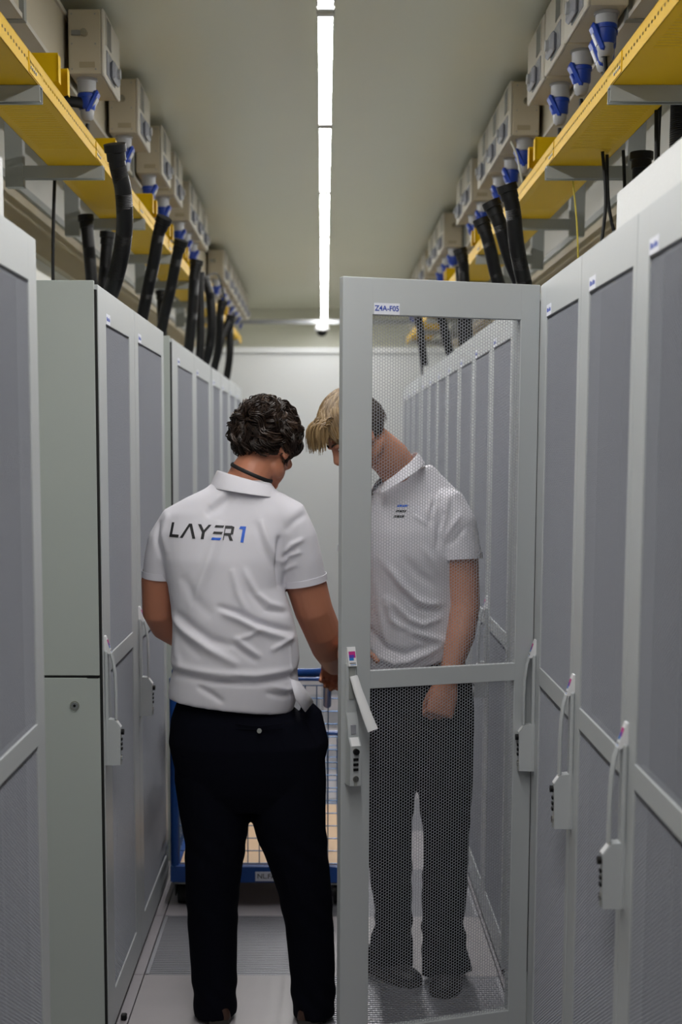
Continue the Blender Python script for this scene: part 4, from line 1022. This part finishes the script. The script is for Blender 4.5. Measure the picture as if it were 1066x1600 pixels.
for c in (P1,):
    for s_ in (-1, 1):
        e = MB(); ell(e, T1, (s_*.030, .076, .012), (.0115, .0115, .0115), 'eyew', 14); e.v = [tuple(Vector(v)-Vector(O1)) for v in e.v]; e.build('eye', t1)
# ============ person 2: seen through the door mesh, head bowed to the left
F2 = (-.66, -.25, -.71); C2 = (.104, 4.45, 1.820)
T2 = frame(F2, (-.68, -.2, .68), C2)
ex = Vector((.80, -.60, 0)).normalized()
P2 = dict(origin=(.31, 4.52, 0), covered=(1.45, 1.66), label='person behind the open door in white polo and dark trousers, head bowed', skin='skin2', head=T2,
  neck=([(.290, 4.56, 1.60), (.262, 4.545, 1.68), (.215, 4.51, 1.745), (.15, 4.47, 1.80)], [(.060, .062), (.064, .064), (.064, .064), (.060, .06)]),
  core=[(.32, 4.56, .93, .14, .11), (.32, 4.56, 1.1, .14, .10), (.31, 4.56, 1.3, .15, .10), (.30, 4.56, 1.5, .16, .10), (.29, 4.56, 1.58, .13, .08), (.28, 4.56, 1.64, .07, .06)],
  armL=([(.415, 4.50, 1.57), (.436, 4.48, 1.50), (.444, 4.47, 1.42), (.452, 4.46, 1.33), (.455, 4.45, 1.27), (.440, 4.42, 1.18), (.411, 4.39, 1.085), (.399, 4.375, 1.035)],
        [.060, .060, .056, .052, .050, .047, .035, .030]),
  armR=([(.14, 4.68, 1.56), (.11, 4.70, 1.46), (.105, 4.68, 1.36), (.11, 4.66, 1.27), (.10, 4.60, 1.20), (.08, 4.50, 1.17), (.075, 4.40, 1.16), (.078, 4.36, 1.16)],
        [.055, .058, .052, .048, .046, .044, .034, .028]),
  hands=[(((.397, 4.372, 1.035), (-.26, -.10, -.96), (.15, -.98, .05), 1), dict(curl=(1.0, 1.05, 1.1, 1.2), thumb=.9, s=1.1)),
         (((.078, 4.36, 1.16), (.1, -.9, -.3), (-.3, -.2, .9), -1), dict(curl=(.5, .55, .6, .65)))],
  legL=([(.38, 4.55, .95), (.41, 4.52, .5), (.42, 4.52, .10), (.42, 4.5, .06)], [.09, .06, .045, .05]),
  legR=([(.25, 4.60, .95), (.23, 4.60, .5), (.245, 4.6, .10), (.24, 4.58, .06)], [.09, .06, .045, .05]),
  shirt=[(.295, 4.55, 1.072, .176, .150, .27), (.300, 4.55, 1.11, .180, .152, .24), (.300, 4.55, 1.16, .180, .150, .15), (.292, 4.55, 1.25, .176, .146, .05), (.280, 4.55, 1.34, .180, .144), (.272, 4.545, 1.43, .192, .142), (.278, 4.545, 1.51, .198, .130), (.290, 4.55, 1.58, .186, .112),
         (.298, 4.555, 1.635, .145, .092, .0), (.288, 4.555, 1.675, .10, .078, .14), (.275, 4.55, 1.71, .078, .068, .2)],
  sleeves=[([(.35, 4.53, 1.60), (.400, 4.505, 1.585), (.430, 4.485, 1.53), (.442, 4.475, 1.47), (.448, 4.467, 1.425)], [(.058, .062), (.068, .070), (.068, .066), (.067, .062), (.068, .063)]),
           ([(.20, 4.63, 1.58), (.145, 4.67, 1.56), (.12, 4.69, 1.49), (.11, 4.69, 1.43)], [(.058, .062), (.068, .066), (.066, .062), (.064, .060)])],
  hips=[(.32, 4.56, 1.08, .15, .11), (.325, 4.55, 1.0, .17, .12), (.325, 4.55, .93, .176, .125), (.325, 4.55, .85, .178, .13), (.322, 4.55, .79, .176, .12), (.32, 4.55, .74, .16, .10)],
  trousers=[([(.400, 4.52, .88), (.402, 4.52, .78), (.405, 4.52, .68), (.409, 4.52, .58), (.412, 4.52, .49), (.412, 4.52, .40), (.408, 4.52, .30), (.405, 4.52, .20), (.410, 4.52, .11), (.420, 4.50, .028)],
             [(.11, .098), (.108, .096), (.104, .093), (.096, .084), (.088, .076), (.084, .075), (.080, .076), (.076, .070), (.078, .076), (.083, .086)]),
            ([(.24, 4.58, .88), (.238, 4.58, .78), (.232, 4.58, .68), (.225, 4.58, .58), (.222, 4.58, .49), (.228, 4.59, .40), (.236, 4.60, .30), (.244, 4.60, .20), (.240, 4.60, .12), (.230, 4.58, .030)],
             [(.11, .098), (.108, .096), (.104, .088), (.098, .082), (.090, .080), (.084, .076), (.078, .070), (.073, .062), (.078, .07), (.086, .082)])],
  tfold=[(.55, .003, 55), (.35, .003, 60), (.16, .006, 60)],
  tm='trouser2', shoe_m='shoe2', shoes=[(.425, 4.50, PI-.25), (.215, 4.56, PI+.75)],
)
# shoes point away from local +y, so turn: facing the camera side
front = lambda c, n: np.clip(-n[:, 1]*1.6, 0, 1)
P2['folds'] = ([
  ([(.195, 1.31), (.224, 1.233), (.275, 1.193), (.39, 1.165)], .011, .012), ([(.21, 1.27), (.26, 1.20), (.36, 1.15)], -.008, .012), ([(.220, 1.40), (.250, 1.345), (.292, 1.300), (.334, 1.284), (.375, 1.284)], .009, .012), ([(.24, 1.34), (.30, 1.27), (.38, 1.26)], -.007, .010),
  ([(.215, 1.30), (.274, 1.237), (.318, 1.219), (.376, 1.238)], .008, .010), ([(.13, 1.18), (.179, 1.111), (.229, 1.093), (.276, 1.102), (.334, 1.126), (.385, 1.155)], .010, .012), ([(.15, 1.20), (.20, 1.14), (.26, 1.125), (.34, 1.15)], -.008, .012),
  ([(.287, 1.567), (.307, 1.551), (.327, 1.536)], .005, .006), ([(.346, 1.631), (.336, 1.581), (.341, 1.552)], .004, .009), ([(.385, 1.645), (.362, 1.611), (.346, 1.552)], .006, .008), ([(.372, 1.63), (.350, 1.59), (.338, 1.54)], -.006, .008), ([(.397, 1.641), (.392, 1.581), (.371, 1.502)], .007, .009), ([(.39, 1.58), (.368, 1.52), (.365, 1.46)], -.007, .009),
  ([(.439, 1.572), (.410, 1.532), (.387, 1.492)], .005, .009), ([(.45, 1.53), (.42, 1.49), (.395, 1.47)], -.004, .009), ([(.189, 1.422), (.229, 1.372), (.269, 1.312)], .006, .012), ([(.194, 1.600), (.196, 1.482), (.200, 1.412)], .0035, .004), ([(.155, 1.60), (.158, 1.48), (.162, 1.412)], .003, .004),
  ([(.17, 1.36), (.18, 1.26), (.20, 1.16)], .006, .010), ([(.25, 1.44), (.30, 1.38), (.36, 1.34)], -.005, .013), ([(.31, 1.47), (.35, 1.42), (.37, 1.38)], .004, .010)], front)
build_person(P2)
t2, O2, so2 = P2['t'], P2['origin'], P2['shirt_o']
cuff((.4475, 4.468, 1.433), (.06, -.08, -1), .0672, .0622, O2, so2); cuff((.1105, 4.69, 1.438), (-.1, 0, -1), .0635, .0595, O2, so2)
# collar: stands at the nape (right) and falls to the throat (left, towards the camera)
cc2 = (.232, 4.505)
A0, A1 = math.radians(-128), math.radians(192)
collar('collar', arc(cc2, .072, .068, 1.712, .055, .012, 22, A0, A1), arc(cc2, .088, .085, 1.672, .058, .010, 22, A0, A1, .010), O2, so2)
# chest emblem: three slanted bars
def uvc(u, v): return (.222+u+.35*v, 4.2, 1.558+v)
decal(P2['bvh'], [[(.0, .0), (.032, .0), (.034, .007), (.002, .007)], [(.001, .0165), (.033, .0165), (.035, .0235), (.003, .0235)]], uvc, (0, 1, 0), O2, so2, 'chest_emblem', 'inkb')['label'] = 'two short black bars of the chest emblem'
decal(P2['bvh'], [[(.0, .033), (.034, .033), (.036, .040), (.002, .040)]], uvc, (0, 1, 0), O2, so2, 'chest_emblem_bar', 'inkblue')['label'] = 'blue bar of the chest emblem'
# hair: long blond top swept forward, short darker sides
sc = MB(); ell(sc, T2, (0, -.020, .030), (.0785, .0965, .096), 'hair2d', 40)
trim_cap(sc, T2, lambda v: v.z > (-.048 if v.y < -.03 else -.048+(v.y+.03)*.95))
sc.v = [tuple(Vector(v)-Vector(O2)) for v in sc.v]
rr = random.Random(5)
for i in range(3400):        # short stubble-length hair at the back and sides
    th = rr.uniform(0, 2*PI); zz = rr.uniform(-.8, .9); r_ = math.sqrt(1-zz*zz); d = Vector((r_*math.cos(th), r_*math.sin(th), zz))
    if d.y > .35 or (d.z < -.55) : continue
    p = Vector((d.x*.0785, -.020+d.y*.0965, .030+d.z*.096)); q = p + d*.005 + Vector((0, -.002, -.010)); P_ = [T2 @ p - Vector(O2), T2 @ q - Vector(O2)]
    sc.tube(P_, [.0011, .0004], 'hair2d', 3, cap=False)
for i in range(1700):       # long top hair combed from the crown to the forehead and sides
    u = rr.uniform(-1, 1); v = rr.uniform(-.75, .85)
    x0 = u*.066; y0 = -.02+v*.080; side = math.copysign(1, u+.15*rr.uniform(-1, 1))
    L = rr.uniform(.07, .11); k = 8; pts = []; lift = rr.uniform(.004, .022); dx = side*rr.uniform(0, .3)+u*.5
    for j in range(k):
        s_ = j/(k-1); x = x0+dx*L*s_*.5; y = min(y0+L*s_*.9, .088-.25*abs(x))
        e = 1-(x/.083)**2-((y+.02)/.115)**2
        z = .030+.101*math.sqrt(max(e, .0)) + lift*math.sin(PI*min(1, s_*1.1+.12))
        pts.append(T2 @ Vector((x, y, z)) - Vector(O2))
    sc.tube(pts, [.0011+.0017*math.sin(PI*(j+.6)/(k+.4)) for j in range(k)], 'hair2' if rr.random() < .6 else 'hair2b', 4)
for i in range(520):         # fringe: leaves the hairline and hangs down by its own weight
    x0 = rr.uniform(-.062, .066); st = T2 @ Vector((x0, rr.uniform(.035, .075), .112-.25*abs(x0)+rr.uniform(-.004, .008))); k = 10; pts = []
    Lh = rr.uniform(.6, 1.0); out_ = rr.uniform(.010, .028); w_ = rr.uniform(-.006, .006)
    if x0 > .02: Lh *= .9
    for j in range(k):
        s_ = j/(k-1); pts.append(st + Vector((-out_*math.sin(min(1.15, s_*1.25)*PI/2*1.2) + w_*s_, -.010*s_+w_*s_, .012*math.sin(PI*s_)-.088*Lh*s_**1.6)) - Vector(O2))
    sc.tube(pts, [.0024*(1-.72*s/(k-1)) for s in range(k)], 'hair2' if rr.random() < .55 else 'hair2b', 4)
sc.build('hair', t2, ang=80, fix=False)
for s_ in (-1, 1):
    e = MB(); ell(e, T2, (s_*.030, .076, .012), (.0115, .0115, .0115), 'eyew', 14); ell(e, T2, (s_*.030, .086, .010), (.005, .003, .005), 'iris', 10)
    e.v = [tuple(Vector(v)-Vector(O2)) for v in e.v]; e.build('eye', t2)
    MB().tube([T2 @ Vector((s_*(.016+.028*u_), .091-.010*u_, .034+.004*math.sin(PI*u_))) - Vector(O2) for u_ in (0, .25, .5, .75, 1)], [.0022, .003, .003, .0025, .0015], 'hair2d', 6).build('eyebrow', t2)
